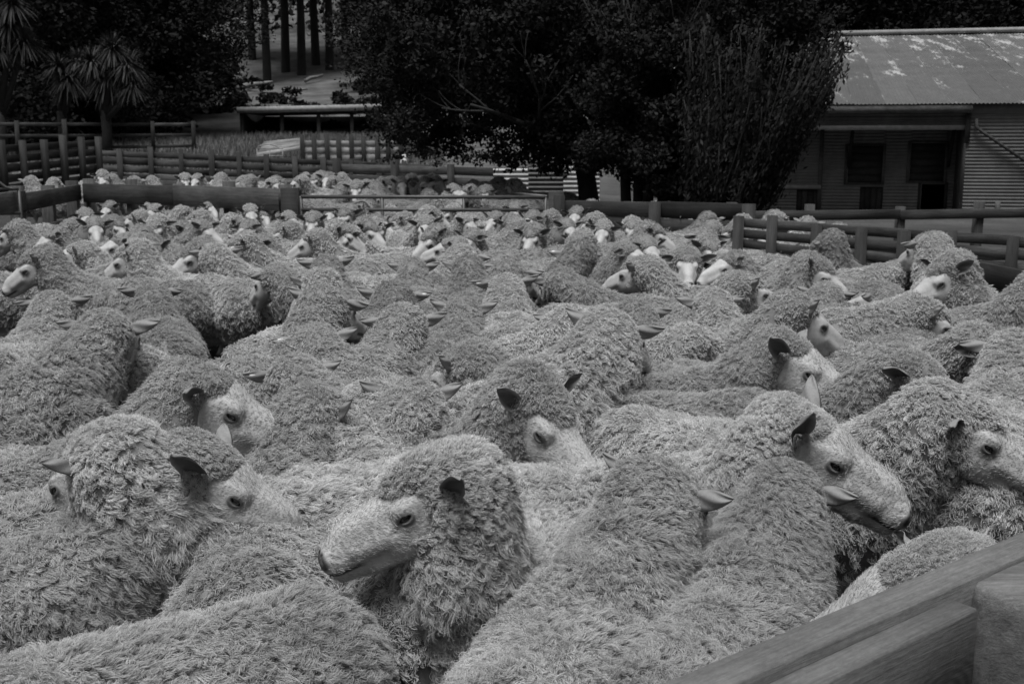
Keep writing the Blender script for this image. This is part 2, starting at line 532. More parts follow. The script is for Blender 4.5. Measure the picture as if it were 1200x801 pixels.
    rads = np.concatenate([rads, (rad * .32 * (1 - .5 * t))[None, :] * np.ones((nf, 1))])
    cu = bpy.data.hair_curves.new('fleece')
    cu.add_curves([npt] * len(pts))
    cu.position_data.foreach_set('vector', pts.ravel())
    ra = cu.attributes.get('radius') or cu.attributes.new('radius', 'FLOAT', 'POINT')
    ra.data.foreach_set('value', rads.astype(np.float32).ravel())
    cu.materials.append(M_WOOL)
    # ---- body + head in one mesh
    hp, hq, htr, htone = (HEAD_LO if hi < 2 else HEADS)[hv]
    hw = (hp * hh) @ HM.T + poll
    if hi >= 2:           # short hair of the face, lying back from the nose
        nf = 9000 if hi == 3 else 4500
        qd = hp[hq]; cc = qd.mean(1)
        fnn = norm(np.cross(qd[:, 2] - qd[:, 0], qd[:, 3] - qd[:, 1]))
        ok = (cc[:, 0] > .02) & (cc[:, 0] < .232) & (np.abs(cc[:, 2] + .0985) > .004)
        for sg in (-1, 1): ok &= ((cc - np.array((.080, sg * .059, -.035))) ** 2 * np.array((.6, .3, 1.4))).sum(1) > .016 ** 2
        ok &= (cc[:, 2] > -.14)
        ids = np.nonzero(ok)[0]
        ids = ids[rg.integers(0, len(ids), nf)]
        c_, n_ = cc[ids] + rg.normal(size=(nf, 3)) * .001, -fnn[ids]
        if ((c_ - np.array((.1, 0, -.07))) * n_).sum() < 0: n_ = -n_
        fl_ = np.array((-1., 0, -.25)) + rg.normal(size=(nf, 3)) * .25
        fl_ = norm(fl_ - (fl_ * n_).sum(1, keepdims=True) * n_)
        l_ = rg.uniform(.004, .008, nf)[:, None]
        fp = np.empty((nf, npt, 3), np.float32)
        for i, ti in enumerate(t):
            if i >= 4: fp = fp[:, :4]; break
            ti = i / 3
            loc_ = (c_ + n_ * l_ * (.42 * ti) + fl_ * l_ * ti) * hh
            fp[:, i] = loc_ @ HM.T + poll
        fu = bpy.data.hair_curves.new('face_hair')
        fu.add_curves([4] * nf)
        fu.position_data.foreach_set('vector', np.ascontiguousarray(fp).ravel())
        ra = fu.attributes.get('radius') or fu.attributes.new('radius', 'FLOAT', 'POINT')
        ra.data.foreach_set('value', np.tile((.00036 if hi == 3 else .0005) * (1 - .6 * np.linspace(0, 1, 4)), nf).astype(np.float32))
        fu.materials.append(M_FACE)
    V = np.concatenate([p, hw.astype(np.float32)])
    o = len(p)
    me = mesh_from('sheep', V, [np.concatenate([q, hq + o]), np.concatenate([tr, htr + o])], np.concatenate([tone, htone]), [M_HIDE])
    HM4 = Matrix([[*map(float, HM[i]), float(poll[i])] for i in range(3)] + [[0, 0, 0, 1]])
    out = dict(face=fu if hi >= 2 else None, mesh=me, fleece=cu, HM=HM4, poll=Vector(map(float, poll)), hh=hh, far=hi < 2, full=knot >= 1, earp=earp, slim=(1, .95, 1.06)[hv])
    VARIANTS[key] = out
    return out

def place_sheep(v, loc, yaw, scale=1.0, label='', group=None, tagged=False, rs=None, ear_up=0, ear_roll=0):
    rs = rs or random
    o = bpy.data.objects.new('sheep', v['mesh'])
    o.location = loc; o.rotation_euler = (0, 0, yaw); o.scale = (scale,) * 3
    tag(o, label, 'sheep', group)
    col.objects.link(o)
    fl = bpy.data.objects.new('fleece', v['fleece']); link(fl, o)
    if v['face'] is not None: link(bpy.data.objects.new('face_hair', v['face']), o)
    for s, em in ((-1, EARS[0]), (1, EARS[1])):
        e = bpy.data.objects.new('ear', em)
        out_ = R(90 + rs.uniform(-8, 30) + v['earp'])      # 90 = straight out sideways, more = swept back
        M = (v['HM'] @ Matrix.Scale(v['hh'], 4) @ Matrix.Translation((-.008, s * (.070 if v['full'] else .060), -.016))
             @ Matrix.Rotation(s * out_, 4, 'Z') @ Matrix.Rotation(R(rs.uniform(-34, -2) - ear_up), 4, 'Y') @ Matrix.Rotation(s * R(ear_roll or rs.uniform(55, 95)), 4, 'X') @ Matrix.Scale(rs.uniform(.84, .96) * (1.05 if v['far'] else 1.12 if ear_up else 1.0), 4))
        link(e, o); e.matrix_local = M
        if tagged and s == tagged:
            tg = bpy.data.objects.new('ear_tag', TAGM); link(tg, e)
            tg.matrix_local = Matrix.Translation((.06, 0, -.006))
    for s in (-1, 1):
        e = bpy.data.objects.new('eye', EYE); link(e, o)
        e.matrix_local = v['HM'] @ Matrix.Translation(Vector((.0785, s * .0475 * v['slim'], -.0348)) * v['hh']) @ Matrix.Scale(s, 4, (0, 1, 0))
    return o
def tag_plate():
    V = [(x * .7, y * .6, z) for z in (0, -.002) for x, y in ((-.008, -.012), (.012, -.014), (.034, -.010), (.034, .010), (.012, .014), (-.008, .012))]
    Fs = [np.array([[5, 4, 3, 2, 1, 0], [6, 7, 8, 9, 10, 11]]), np.array([[i, (i + 1) % 6, 6 + (i + 1) % 6, 6 + i] for i in range(6)])]
    return mesh_from('ear_tag', V, Fs, None, [M_TAG], False)
TAGM = tag_plate()
# ---------------------------------------------------------------- materials of the setting
def make_wood(name, lo, hi, rings=False, sk=1.0):
    m, t, p = mat(name)
    oi = N(t, 'ObjectInfo'); tc = N(t, 'TexCoord')
    add = N(t, 'VectorMath', operation='ADD'); L(t, tc.outputs['Object'], add.inputs[0])
    sc = N(t, 'VectorMath', operation='SCALE'); sc.inputs[0].default_value = (17, 5, 9); L(t, oi.outputs['Random'], sc.inputs['Scale'])
    L(t, sc.outputs[0], add.inputs[1])
    co = add.outputs[0]
    g1 = noise(t, co, 3.0, 6, .65, (1.0, 14, 14))
    g2 = noise(t, co, 22.0, 6, .75, (.5, 14, 14))
    g3 = noise(t, co, 2.2, 4)
    v = mapr(t, oi.outputs['Random'], 0, 1, lo, hi)
    v = math_n(t, 'MULTIPLY', v, mapr(t, g1, .3, .7, 1 - .38 * sk, 1 + .3 * sk))
    v = math_n(t, 'MULTIPLY', v, mapr(t, g2, .35, .65, .75, 1.15))
    g4 = noise(t, co, 120.0, 5, .8, (.5, 1, 1))
    v = math_n(t, 'MULTIPLY', v, mapr(t, g4, .3, .7, .75, 1.22))
    v = math_n(t, 'MULTIPLY', v, mapr(t, g3, .3, .75, .6, 1.25))
    if rings:
        mp = N(t, 'Mapping'); mp.inputs['Location'].default_value = rings; mp.inputs['Scale'].default_value = (.6, .2, 1)
        L(t, tc.outputs['Object'], mp.inputs[0])
        ln = N(t, 'VectorMath', operation='LENGTH'); L(t, mp.outputs[0], ln.inputs[0])
        dd = math_n(t, 'ADD', ln.outputs['Value'], math_n(t, 'MULTIPLY', g3, .02))
        rg_n = math_n(t, 'SINE', math_n(t, 'MULTIPLY', dd, 520.0))
        mk = mapr(t, dd, .03, .085, 1, 0)
        kn = math_n(t, 'ADD', 1.0, math_n(t, 'MULTIPLY', mk, mapr(t, rg_n, -1, 1, -.45, .12)))
        v = math_n(t, 'MULTIPLY', v, kn)
    L(t, v, p.inputs['Base Color'])
    p.inputs['Roughness'].default_value = .85
    p.inputs['Specular IOR Level'].default_value = .2
    bump(t, math_n(t, 'ADD', g1, g2), p, .6, .004)
    return m
def make_iron(name, lo, hi, patches=0.0, rust=.5):
    m, t, p = mat(name)
    oi = N(t, 'ObjectInfo'); tc = N(t, 'TexCoord'); co = tc.outputs['Object']
    n1 = noise(t, co, 1.1, 6, .65); n2 = noise(t, co, 6, 5, .7); gp = N(t, 'NewGeometry'); n3 = noise(t, gp.outputs['Position'], 1.2, 9, .8, (1.6, .35, 1))
    v = mapr(t, oi.outputs['Random'], 0, 1, lo, hi)
    v = math_n(t, 'MULTIPLY', v, mapr(t, n1, .3, .7, rust, 1.25))
    v = math_n(t, 'MULTIPLY', v, mapr(t, n2, .3, .7, .8, 1.15))
    if patches:
        # flaked, lichen-pale patches, thicker towards the ridge (local +Y) and along the laps
        sx = N(t, 'SeparateXYZ'); L(t, co, sx.inputs[0])
        up = mapr(t, sx.outputs[1], 0, 10, -.05, .045)
        lap = mapr(t, math_n(t, 'ABSOLUTE', sx.outputs[0]), .36, .40, 0, .09)
        s_ = math_n(t, 'ADD', math_n(t, 'ADD', n3, up), lap)
        k = mapr(t, s_, .56, .60, 0, 1)
        mx = N(t, 'Mix', data_type='FLOAT'); L(t, k, mx.inputs[0]); L(t, v, mx.inputs[2]); mx.inputs[3].default_value = patches
        v = mx.outputs[0]
    L(t, v, p.inputs['Base Color'])
    p.inputs['Roughness'].default_value = .6
    p.inputs['Metallic'].default_value = .0
    bump(t, n2, p, .3, .003)
    return m
def flat_mat(name, v, rough=.8, nz=.25, scale=8):
    m, t, p = mat(name)
    tc = N(t, 'TexCoord'); n = noise(t, tc.outputs['Object'], scale, 5)
    L(t, mapr(t, n, .3, .7, v * (1 - nz), v * (1 + nz)), p.inputs['Base Color'])
    p.inputs['Roughness'].default_value = rough
    return m
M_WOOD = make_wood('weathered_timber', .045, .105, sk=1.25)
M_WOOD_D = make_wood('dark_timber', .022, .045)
M_WOOD_P = make_wood('pale_timber', .28, .42)
M_RAIL = make_wood('rail_timber', .13, .16, rings=(-.54, 0, -.09), sk=.35)
M_POST = make_wood('post_timber', .13, .15)
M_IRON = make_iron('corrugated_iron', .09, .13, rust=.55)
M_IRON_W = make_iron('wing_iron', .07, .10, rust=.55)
M_ROOF = make_iron('roof_iron', .055, .085, patches=.30, rust=.8)
M_ROOFP = make_iron('pale_roof_iron', .40, .48, rust=.8)
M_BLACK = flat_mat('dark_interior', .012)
M_PIPE = flat_mat('gate_pipe', .05, .5)
M_TRIM = flat_mat('pale_trim', .22)
def make_ground():
    m, t, p = mat('ground')
    tc = N(t, 'TexCoord'); co = tc.outputs['Object']
    n1 = noise(t, co, .5, 8, .65); n2 = noise(t, co, 14, 6, .7)
    sx = N(t, 'SeparateXYZ'); L(t, co, sx.inputs[0])
    far = mapr(t, sx.outputs[1], 20, 34, 0, 1)
    mx = N(t, 'Mix', data_type='FLOAT'); L(t, far, mx.inputs[0])
    L(t, mapr(t, n1, .3, .7, .030, .055), mx.inputs[2]); L(t, mapr(t, n1, .35, .65, .05, .13), mx.inputs[3])
    v = math_n(t, 'MULTIPLY', mx.outputs[0], mapr(t, n2, .3, .7, .65, 1.25))
    L(t, v, p.inputs['Base Color']); p.inputs['Roughness'].default_value = .9
    p.inputs['Specular IOR Level'].default_value = .2
    bump(t, n2, p, .8, .05)
    return m
M_GROUND = make_ground()
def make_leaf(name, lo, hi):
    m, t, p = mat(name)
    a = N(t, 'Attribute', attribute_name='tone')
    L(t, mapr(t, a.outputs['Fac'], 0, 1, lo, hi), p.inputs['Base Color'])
    p.inputs['Roughness'].default_value = .75
    p.inputs['Specular IOR Level'].default_value = .12
    return m
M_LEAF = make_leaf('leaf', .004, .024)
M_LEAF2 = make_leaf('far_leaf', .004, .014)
M_BARK = flat_mat('bark', .013, .9, .5, 12)
M_BARK_P = flat_mat('pale_bark', .14, .9, .5, 3)
M_GRASS = make_leaf('grass_blade', .07, .17)

# ---------------------------------------------------------------- ground
def zground(x, y=None):
    if y is None: x, y = 0.0, x
    z = np.interp(y, [-80, 0, 14, 17, 30, 34, 60, 95, 130, 200, 320], [0, 0, 0, .2, .62, .9, 2.25, 7.6, 15, 40, 85])
    zr = np.interp(y, [-80, 0, 14, 40, 62, 95, 130, 200, 320], [0, 0, 0, -.12, 2.3, 7.6, 15, 40, 85])
    k = np.clip((np.asarray(x) - 2.0) / 4.0, 0, 1); k = k * k * (3 - 2 * k)
    z = z * (1 - k) + zr * k
    # unseen hills added left, right and behind the camera to block low sky light
    z = z + np.clip(np.abs(np.asarray(x)) - 24 - np.clip(np.asarray(y), 0, 60) * .3, 0, 60) * .5 + np.clip(-np.asarray(y) - 14, 0, 60) * .5
    return float(z) if np.ndim(z) == 0 else z
gx = np.concatenate([np.linspace(-260, -30, 24)[:-1], np.linspace(-30, 30, 41), np.linspace(30, 260, 24)[1:]])
gy = np.concatenate([np.linspace(-80, 0, 9)[:-1], np.linspace(0, 60, 61), np.linspace(60, 320, 53)[1:]])
GX, GY = np.meshgrid(gx, gy, indexing='ij')
GZ = zground(GX, GY)
GZ = GZ + np.where(GY > 34, (np.sin(GX * .11 + 1) * np.sin(GY * .09) + .5 * np.sin(GX * .31) * np.cos(GY * .27)) * np.clip((GY - 34) / 60, 0, 1) * .5, 0)
GZ = GZ + np.where((GY > 1) & (GY < 30), rng.normal(0, .012, GX.shape), 0)
ny_ = len(gy)
ii = (np.arange(len(gx) - 1)[:, None] * ny_ + np.arange(ny_ - 1)[None]).ravel()
gq = np.stack([ii, ii + ny_, ii + ny_ + 1, ii + 1], 1)
gme = mesh_from('ground', np.stack([GX, GY, GZ], -1).reshape(-1, 3), [gq], None, [M_GROUND])
tag(link(bpy.data.objects.new('ground', gme)), kind='structure', label='trampled dark earth of the yards rising to rough pasture on the hill')

# ---------------------------------------------------------------- builders
def board_mesh(Lg, W, T, name='board', m=None, jit=.003, seg=3):
    """a sawn board along +X, width along Z (0..W), thickness along Y, edges eased"""
    V, Fq = [], []
    e = min(.004, T * .2)
    prof = [(-T / 2 + e, 0), (T / 2 - e, 0), (T / 2, e), (T / 2, W - e), (T / 2 - e, W), (-T / 2 + e, W), (-T / 2, W - e), (-T / 2, e)]
    for i in range(seg + 1):
        dy, dz = (random.uniform(-jit, jit) for _ in range(2))
        for y, z in prof: V.append((Lg * i / seg, y + dy, z + dz + random.uniform(-.2, .2) * jit))
    k = len(prof)
    for i in range(seg):
        for j in range(k): Fq.append((i * k + j, i * k + (j + 1) % k, (i + 1) * k + (j + 1) % k, (i + 1) * k + j))
    caps = np.array([list(range(k))[::-1], [seg * k + j for j in range(k)]])
    Fq = np.array(Fq)[:, ::-1]
    return mesh_from(name, V, [Fq, caps[:, ::-1]], None, [m or M_WOOD], False)
def put_board(parent, a, b, W, T, name='board', m=None, jit=.003, roll=0, label=None):
    """board whose lower edge runs from a to b"""
    a, b = Vector(a), Vector(b)
    d = b - a
    me = board_mesh(d.length, W, T, name, m, jit)
    o = bpy.data.objects.new(name, me)
    M = Matrix.Translation(a) @ Matrix.Rotation(math.atan2(d.y, d.x), 4, 'Z') @ Matrix.Rotation(-math.atan2(d.z, math.hypot(d.x, d.y)), 4, 'Y') @ Matrix.Rotation(roll, 4, 'X')
    link(o, parent)
    o.matrix_local = (parent.matrix_world.inverted() if parent else Matrix()) @ M
    if label: o['label'] = label
    return o
def empty(name, loc, label, cat, group=None, kind=None):
    o = bpy.data.objects.new(name, None); o.location = loc
    col.objects.link(o); tag(o, label, cat, group, kind)
    o.empty_display_size = .1
    o.matrix_world = Matrix.Translation(Vector(loc))
    return o
def tube(pts, rad, n=8, cap=True):
    """vertices and quads of a tapering tube through pts"""
    pts = [Vector(p) for p in pts]
    V, Fq = [], []
    for i, p in enumerate(pts):
        t = (pts[min(i + 1, len(pts) - 1)] - pts[max(i - 1, 0)]).normalized()
        u = t.orthogonal().normalized() if i == 0 else (u - t * u.dot(t)).normalized()
        v = t.cross(u)
        r = rad[i] if hasattr(rad, '__len__') else rad
        for j in range(n):
            a = 2 * math.pi * j / n
            V.append(tuple(p + u * (math.cos(a) * r) + v * (math.sin(a) * r)))
    for i in range(len(pts) - 1):
        for j in range(n):
            k = (j + 1) % n
            Fq.append((i * n + j, i * n + k, (i + 1) * n + k, (i + 1) * n + j))
    if cap:
        c0 = len(V); V.append(tuple(pts[0])); V.append(tuple(pts[-1]))
        e = (len(pts) - 1) * n
        for j in range(n):
            k = (j + 1) % n
            Fq.append((c0, k, j, c0)); Fq.append((c0 + 1, e + j, e + k, c0 + 1))
    return V, Fq
def join_tubes(name, list_, m, parent=None, smooth=True):
    V, Fq, Tr = [], [], []
    for pts, rad, n in list_:
        v, f = tube(pts, rad, n)
        o = len(V); V += v
        for q in f:
            if q[0] == q[3]: Tr.append((q[0] + o, q[1] + o, q[2] + o))
            else: Fq.append(tuple(i + o for i in q))
    V = np.array(V)
    if parent is not None: V = V - np.array(parent.matrix_world.translation)
    me = mesh_from(name, V, [np.array(Fq), np.array(Tr)], None, [m], smooth)
    return link(bpy.data.objects.new(name, me), parent)
def fence(name, label, a, b, base, heights, top, spacing, T=.035, post=.11, mp=None, mb=None, side=-1, group=None, cat='fence', jitter=.01, posts=None, gap_p=0.0):
    """a, b ground points; heights = [(z0, z1)] of each board row; posts on the given side"""
    a, b = Vector((a[0], a[1], 0)), Vector((b[0], b[1], 0))
    d = (b - a); Lg = d.length; u = d.normalized(); nrm = Vector((-u.y, u.x, 0)) * side
    za, zb = base if hasattr(base, '__len__') else (base, base)
    root = empty(name, (a.x, a.y, za), label, cat, group)
    n = max(1, round(Lg / spacing))
    for i in range(n + 1):
        f = i / n
        c = a + d * f + nrm * (post / 2 + T / 2 + .003) + u * random.uniform(-.04, .04)
        zb_ = za + (zb - za) * f
        pw = post * random.uniform(.85, 1.15)
        h = top * random.uniform(.97, 1.06)
        me = board_mesh(h + .3, pw, post, 'post', mp or M_WOOD, .004, 2)
        o = bpy.data.objects.new('post', me); link(o, root)
        # length axis upright
        M = Matrix.Translation(c + Vector((0, 0, zb_ - .3))) @ Matrix.Rotation(math.atan2(u.y, u.x), 4, 'Z') @ Matrix.Rotation(-math.pi / 2, 4, 'Y') @ Matrix.Rotation(random.uniform(-.02, .02), 4, 'Y') @ Matrix.Translation((0, 0, -pw / 2))
        o.matrix_local = root.matrix_world.inverted() @ M
    step = 2 if n > 2 else 1
    for (z0, z1) in heights:
        i = 0
        while i < n:
            j = min(n, i + step + (1 if random.random() < .3 else 0))
            if random.random() >= gap_p:
                f0, f1 = i / n, j / n
                p0 = a + d * f0 + Vector((0, 0, za + (zb - za) * f0 + z0 + random.uniform(-jitter, jitter)))
                p1 = a + d * f1 + Vector((0, 0, za + (zb - za) * f1 + z0 + random.uniform(-jitter, jitter)))
                off = nrm * random.uniform(-.003, .003)
                put_board(root, p0 + off + u * .004, p1 + off - u * .004, (z1 - z0) * random.uniform(.94, 1.02), T, 'board', mb, .003)
            i = j
    return root

# ---------------------------------------------------------------- corrugated iron
def corr_sheet(W, Hh, pitch=.076, amp=.009, horizontal=True, m=None, name='iron_sheet', per=6):
    """sheet in the local XZ plane, facing -Y (horizontal corrugations) ; or local XY plane facing +Z (vertical ones running along Y)"""
    V, Fq = [], []
    if horizontal:
        n = int(Hh / pitch * per)
        for i in range(n + 1):
            z = Hh * i / n
            y = amp * math.cos(2 * math.pi * z / pitch)
            for x in (0, W * .5, W): V.append((x, y, z))
        for i in range(n):
            for j in range(2): Fq.append((i * 3 + j, i * 3 + j + 1, i * 3 + j + 4, i * 3 + j + 3))
    else:
        n = int(W / pitch * per)
        ys = np.linspace(0, Hh, 9)
        sag = [random.uniform(-.012, .012) for _ in ys]
        for i in range(n + 1):
            x = W * i / n
            z = amp * math.cos(2 * math.pi * x / pitch)
            for k, y in enumerate(ys): V.append((x - W / 2, y, z + sag[k]))
        for i in range(n):
            for j in range(8): Fq.append((i * 9 + j, (i + 1) * 9 + j, (i + 1) * 9 + j + 1, i * 9 + j + 1))
    return mesh_from(name, V, [np.array(Fq)], None, [m or M_IRON])

TH = R(12)
U_ = Vector((math.cos(TH), -math.sin(TH), 0)); V_ = Vector((math.sin(TH), math.cos(TH), 0))
SH0 = at_y(965, 174, 29.6); SH0.z = 0
def pl(px, py, off=0.0):
    """local (u, z) on the woolshed's facade plane moved back by off metres"""
    d = ray(px, py); o = Vector((0, 0, CAM_H))
    t = ((SH0 + V_ * off) - o).dot(V_) / d.dot(V_)
    p = o + d * t
    return (p - SH0).dot(U_), p.z
def shp(u, v, z): return SH0 + U_ * u + V_ * v + Vector((0, 0, z))
shed = empty('woolshed', tuple(SH0), 'old corrugated iron woolshed with a patchy flaking roof at the right', 'shed')
def sh_box(name, u0, u1, v0, v1, z0, z1, m, label=None, parent=None):
    V = [shp(u, v, z) - SH0 for u in (u0, u1) for v in (v0, v1) for z in (z0, z1)]
    Fq = np.array([(0, 1, 3, 2), (4, 6, 7, 5), (0, 4, 5, 1), (2, 3, 7, 6), (0, 2, 6, 4), (1, 5, 7, 3)])
    me = mesh_from(name, [tuple(v) for v in V], [Fq], None, [m], False)
    o = link(bpy.data.objects.new(name, me), parent or shed)
    if label: o['label'] = label
    return o
def sh_sheet(u0, u1, v, z0, z1, m, pitch=.085, name='wall_sheet'):
    n = max(1, round((u1 - u0) / 1.7)); w_ = (u1 - u0) / n
    for i in range(n):
        me = corr_sheet(w_ + .02, z1 - z0, pitch, .011, True, m, name, 6)
        o = link(bpy.data.objects.new(name, me), shed)
        o.matrix_local = Matrix.Translation(Vector((U_ * (u0 + i * w_) + V_ * (v - .006 * (i % 2))) ) + Vector((0, 0, z0))) @ Matrix.Rotation(-TH, 4, 'Z')
zg_ = -.15
# wall under the lean-to, cut round its openings
def rect(x0, y0, x1, y1, off=0.0):
    a, b = pl((x0 + x1) / 2, y0, off), pl((x0 + x1) / 2, y1, off)
    return pl(x0, (y0 + y1) / 2, off)[0], pl(x1, (y0 + y1) / 2, off)[0], b[1], a[1]
wu0, wu1, _, wtop = rect(884, 146, 1142, 200)
w1 = rect(993, 171, 1034, 214); w2 = rect(1066, 168, 1107, 212)
d0 = rect(932, 222, 960, 262); d1 = rect(1006, 219, 1034, 262); d2 = rect(1078, 216, 1106, 262)
edges = sorted({wu0, d0[0], d0[1], w1[0], w1[1], w2[0], w2[1], wu1})
def openings(u): return [r for r in (w1, w2, d0, d1, d2) if r[0] < u < r[1]]
cuts = sorted([wu0, wu1] + [r[k] for r in (w1, w2, d0, d1, d2) for k in (0, 1)])
for a, b in zip(cuts[:-1], cuts[1:]):
    if b - a < .03: continue
    ops = sorted(openings((a + b) / 2), key=lambda r: r[2])
    z = zg_
    for r in ops:
        if r[2] - z > .05: sh_sheet(a, b, 0, z, r[2], M_IRON)
        z = max(z, r[3])
    if wtop - z > .05: sh_sheet(a, b, 0, z, wtop, M_IRON)
for r, lb in ((w1, 'boarded-up window left of the gap'), (w2, 'boarded-up window over the black doorway')):
    fr = sh_box('window', r[0] - .05, r[1] + .05, .06, .10, r[2] - .04, r[3] + .03, M_WOOD_D, lb)
    nb = 5
    for k in range(nb):
        zz = r[2] + (r[3] - r[2]) * k / nb
        sh_box('shutter_board', r[0], r[1], .02 + .006 * (k % 2), .055, zz + .004, zz + (r[3] - r[2]) / nb - .006, M_WOOD_D, None, fr)
    for (a0, a1, b0, b1) in ((r[0] - .07, r[0], r[2] - .05, r[3] + .05), (r[1], r[1] + .07, r[2] - .05, r[3] + .05), (r[0], r[1], r[2] - .05, r[2]), (r[0], r[1], r[3], r[3] + .05)):
        sh_box('window_frame', a0, a1, -.035, .02, b0, b1, M_WOOD, None, fr)
for r, lb in ((d0, 'dark plank door at the left end'), (d1, 'dark plank hatch under the left window')):
    dd = sh_box('door', r[0], r[1], .08, .12, zg_, r[3], M_WOOD_D, lb)
    nb = 4
    for k in range(nb):
        a = r[0] + (r[1] - r[0]) * k / nb
        sh_box('door_board', a + .006, a + (r[1] - r[0]) / nb - .006, .05, .078, zg_, r[3] - .02, M_WOOD_D, None, dd)
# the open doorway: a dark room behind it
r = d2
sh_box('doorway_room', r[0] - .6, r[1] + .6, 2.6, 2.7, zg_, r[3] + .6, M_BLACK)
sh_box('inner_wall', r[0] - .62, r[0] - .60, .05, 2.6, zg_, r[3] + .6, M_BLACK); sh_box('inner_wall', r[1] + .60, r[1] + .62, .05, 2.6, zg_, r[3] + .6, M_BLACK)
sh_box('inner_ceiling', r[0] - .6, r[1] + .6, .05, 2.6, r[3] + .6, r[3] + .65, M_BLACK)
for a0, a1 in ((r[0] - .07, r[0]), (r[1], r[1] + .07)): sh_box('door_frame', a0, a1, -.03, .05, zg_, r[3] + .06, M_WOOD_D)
fl_ = rect(884, 217.5, 962, 221)
sh_box('flashing', fl_[0], fl_[1], -.05, -.018, fl_[2], fl_[3] + .02, M_TRIM, 'pale flashing strip along the lower wall')
st_ = pl(962, 190)[0]
sh_box('corner_post', st_ - .05, st_ + .05, -.04, -.015, zg_, wtop, M_WOOD)
# lean-to canopy
OFF = -1.15
cu0, cu1, cz0, cz1 = rect(960, 127, 1135, 149, OFF)
sh_sheet(cu0 - 1.4, cu1, OFF, cz0 + .02, cz1 - .02, M_IRON_W, .085, 'fascia_sheet')
gu = rect(962, 147.5, 1146, 152, OFF)
sh_box('gutter', gu[0] - 1.4, gu[1], OFF - .12, OFF - .02, gu[2] - .01, gu[3] + .01, M_TRIM, 'pale sagging gutter')
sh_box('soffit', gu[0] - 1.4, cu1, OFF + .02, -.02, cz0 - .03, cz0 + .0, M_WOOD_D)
for px in (996, 1112):
    u = pl(px, 170)[0]; z1_ = cz0 - .04
    ob = join_tubes('bracket', [([shp(u, -.05, z1_ - .95), shp(u, OFF * .55, z1_)], .045, 6)], M_WOOD_D, shed)
# right wing
WO = OFF - .12
xu0, xu1, _, xz1 = rect(1134, 119, 1330, 180, WO)
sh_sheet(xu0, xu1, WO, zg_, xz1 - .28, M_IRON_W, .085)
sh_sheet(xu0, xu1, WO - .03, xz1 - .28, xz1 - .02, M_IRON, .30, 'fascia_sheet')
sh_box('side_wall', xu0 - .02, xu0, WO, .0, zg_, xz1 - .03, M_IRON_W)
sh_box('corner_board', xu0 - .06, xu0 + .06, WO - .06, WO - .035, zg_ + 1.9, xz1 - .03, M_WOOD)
p0, p1 = pl(1143, 149, WO), pl(1215, 199, WO)
join_tubes('downpipe', [([shp(p0[0], WO - .10, p0[1] + .2), shp(p0[0], WO - .12, p0[1]), shp(p0[0] + .15, WO - .12, p0[1] - .12), shp(p1[0], WO - .12, p1[1])], .04, 8)], M_WOOD, shed)
b0 = rect(1165, 236, 1168, 262, WO)
sh_box('stay', b0[0], b0[1] + .05, WO - .12, WO - .04, zg_, b0[3], M_WOOD)
# main roof: eave in front, ridge ten metres behind
eo, ro = WO - .25, 9.0
ez = pl(1060, 122, eo)[1]; rz = pl(1080, 40, ro)[1]
sl_ = math.atan2(rz - ez, ro - eo); rl_ = math.hypot(rz - ez, ro - eo)
ru0 = pl(960, 45, ro)[0] - 5.0
k = 0; u = ru0
while u < ru0 + 24:
    me = corr_sheet(.80, rl_ + random.uniform(-.03, .05), .095, .012, False, M_ROOF if k not in (18,) else M_ROOFP, 'roof_sheet', 5)
    o = link(bpy.data.objects.new('roof_sheet', me), shed)
    o.matrix_local = Matrix.Translation(U_ * (u + .4) + V_ * eo + Vector((0, 0, ez + .012 * (k % 2)))) @ Matrix.Rotation(-TH, 4, 'Z') @ Matrix.Rotation(sl_, 4, 'X') @ Matrix.Rotation(R(random.uniform(-.25, .25)), 4, 'Y')
    u += .76; k += 1
sh_box('ridge_cap', ru0 - .1, ru0 + 24, ro - .28, ro + .25, rz - .02, rz + .13, M_TRIM, 'pale ridge capping')
sh_box('eave_board', ru0, xu0 + .05, eo + .02, eo + .08, ez - .22, ez - .03, M_WOOD)
# lean-to roof between the eave and canopy and the walls behind, so the shed is closed
sh_box('end_wall', ru0 + .3, ru0 + .36, .1, ro, zg_, ez - .1, M_IRON_W)
sh_box('back_wall', ru0 + .3, ru0 + 23, ro + .3, ro + .36, zg_, rz - .2, M_IRON_W)
me = mesh_from('gable', [tuple(shp(ru0 + .33, a, z) - SH0) for a, z in ((eo + .3, ez - .1), (ro, ez - .1), (ro, rz - .1))], [np.array([[0, 1, 2]])], None, [M_IRON_W], False)
link(bpy.data.objects.new('gable', me), shed)

# ---------------------------------------------------------------- yards: fences and gates
RA, RB = at_h(1020, 281, .86), at_h(1200, 317, .86)
def fx(y): return RA.x + (RB.x - RA.x) * (y - RA.y) / (RB.y - RA.y)            # line of the right pen wall
print('wall', RA, RB, fx(3), fx(12.4))
RW = [(z, z + .19) for z in (.02, .22, .42, .62, .81)]
RC_, RD_ = at_h(868, 243, 1.1), at_h(1260, 264, 1.1)
fence('board_fence', 'close-boarded pen wall along the right side of the near flock', (fx(3.6), 3.6), (fx(12.4), 12.4), 0, [(z, z + .16) for z in (.02, .19, .36, .53, .70)], .80, 1.5, .04, .12, M_WOOD_D, M_WOOD_D, side=-1)
fence('board_fence', 'rough board fence with thick square posts behind the right pen wall', RC_[:2], RD_[:2], 0, [(.06 + .096 * k, .06 + .096 * k + .080) for k in range(10)], .99, .44, .025, .07, side=-1, jitter=.010, mp=M_WOOD_D)
fence('board_fence', 'low dark board fence below the woolshed doors', (2.6, 13.2), (15.5, 15.2), .0, [(.24, .36), (.50, .62), (.77, .89)], .94, 1.1, .03, .10, side=1, gap_p=.08)
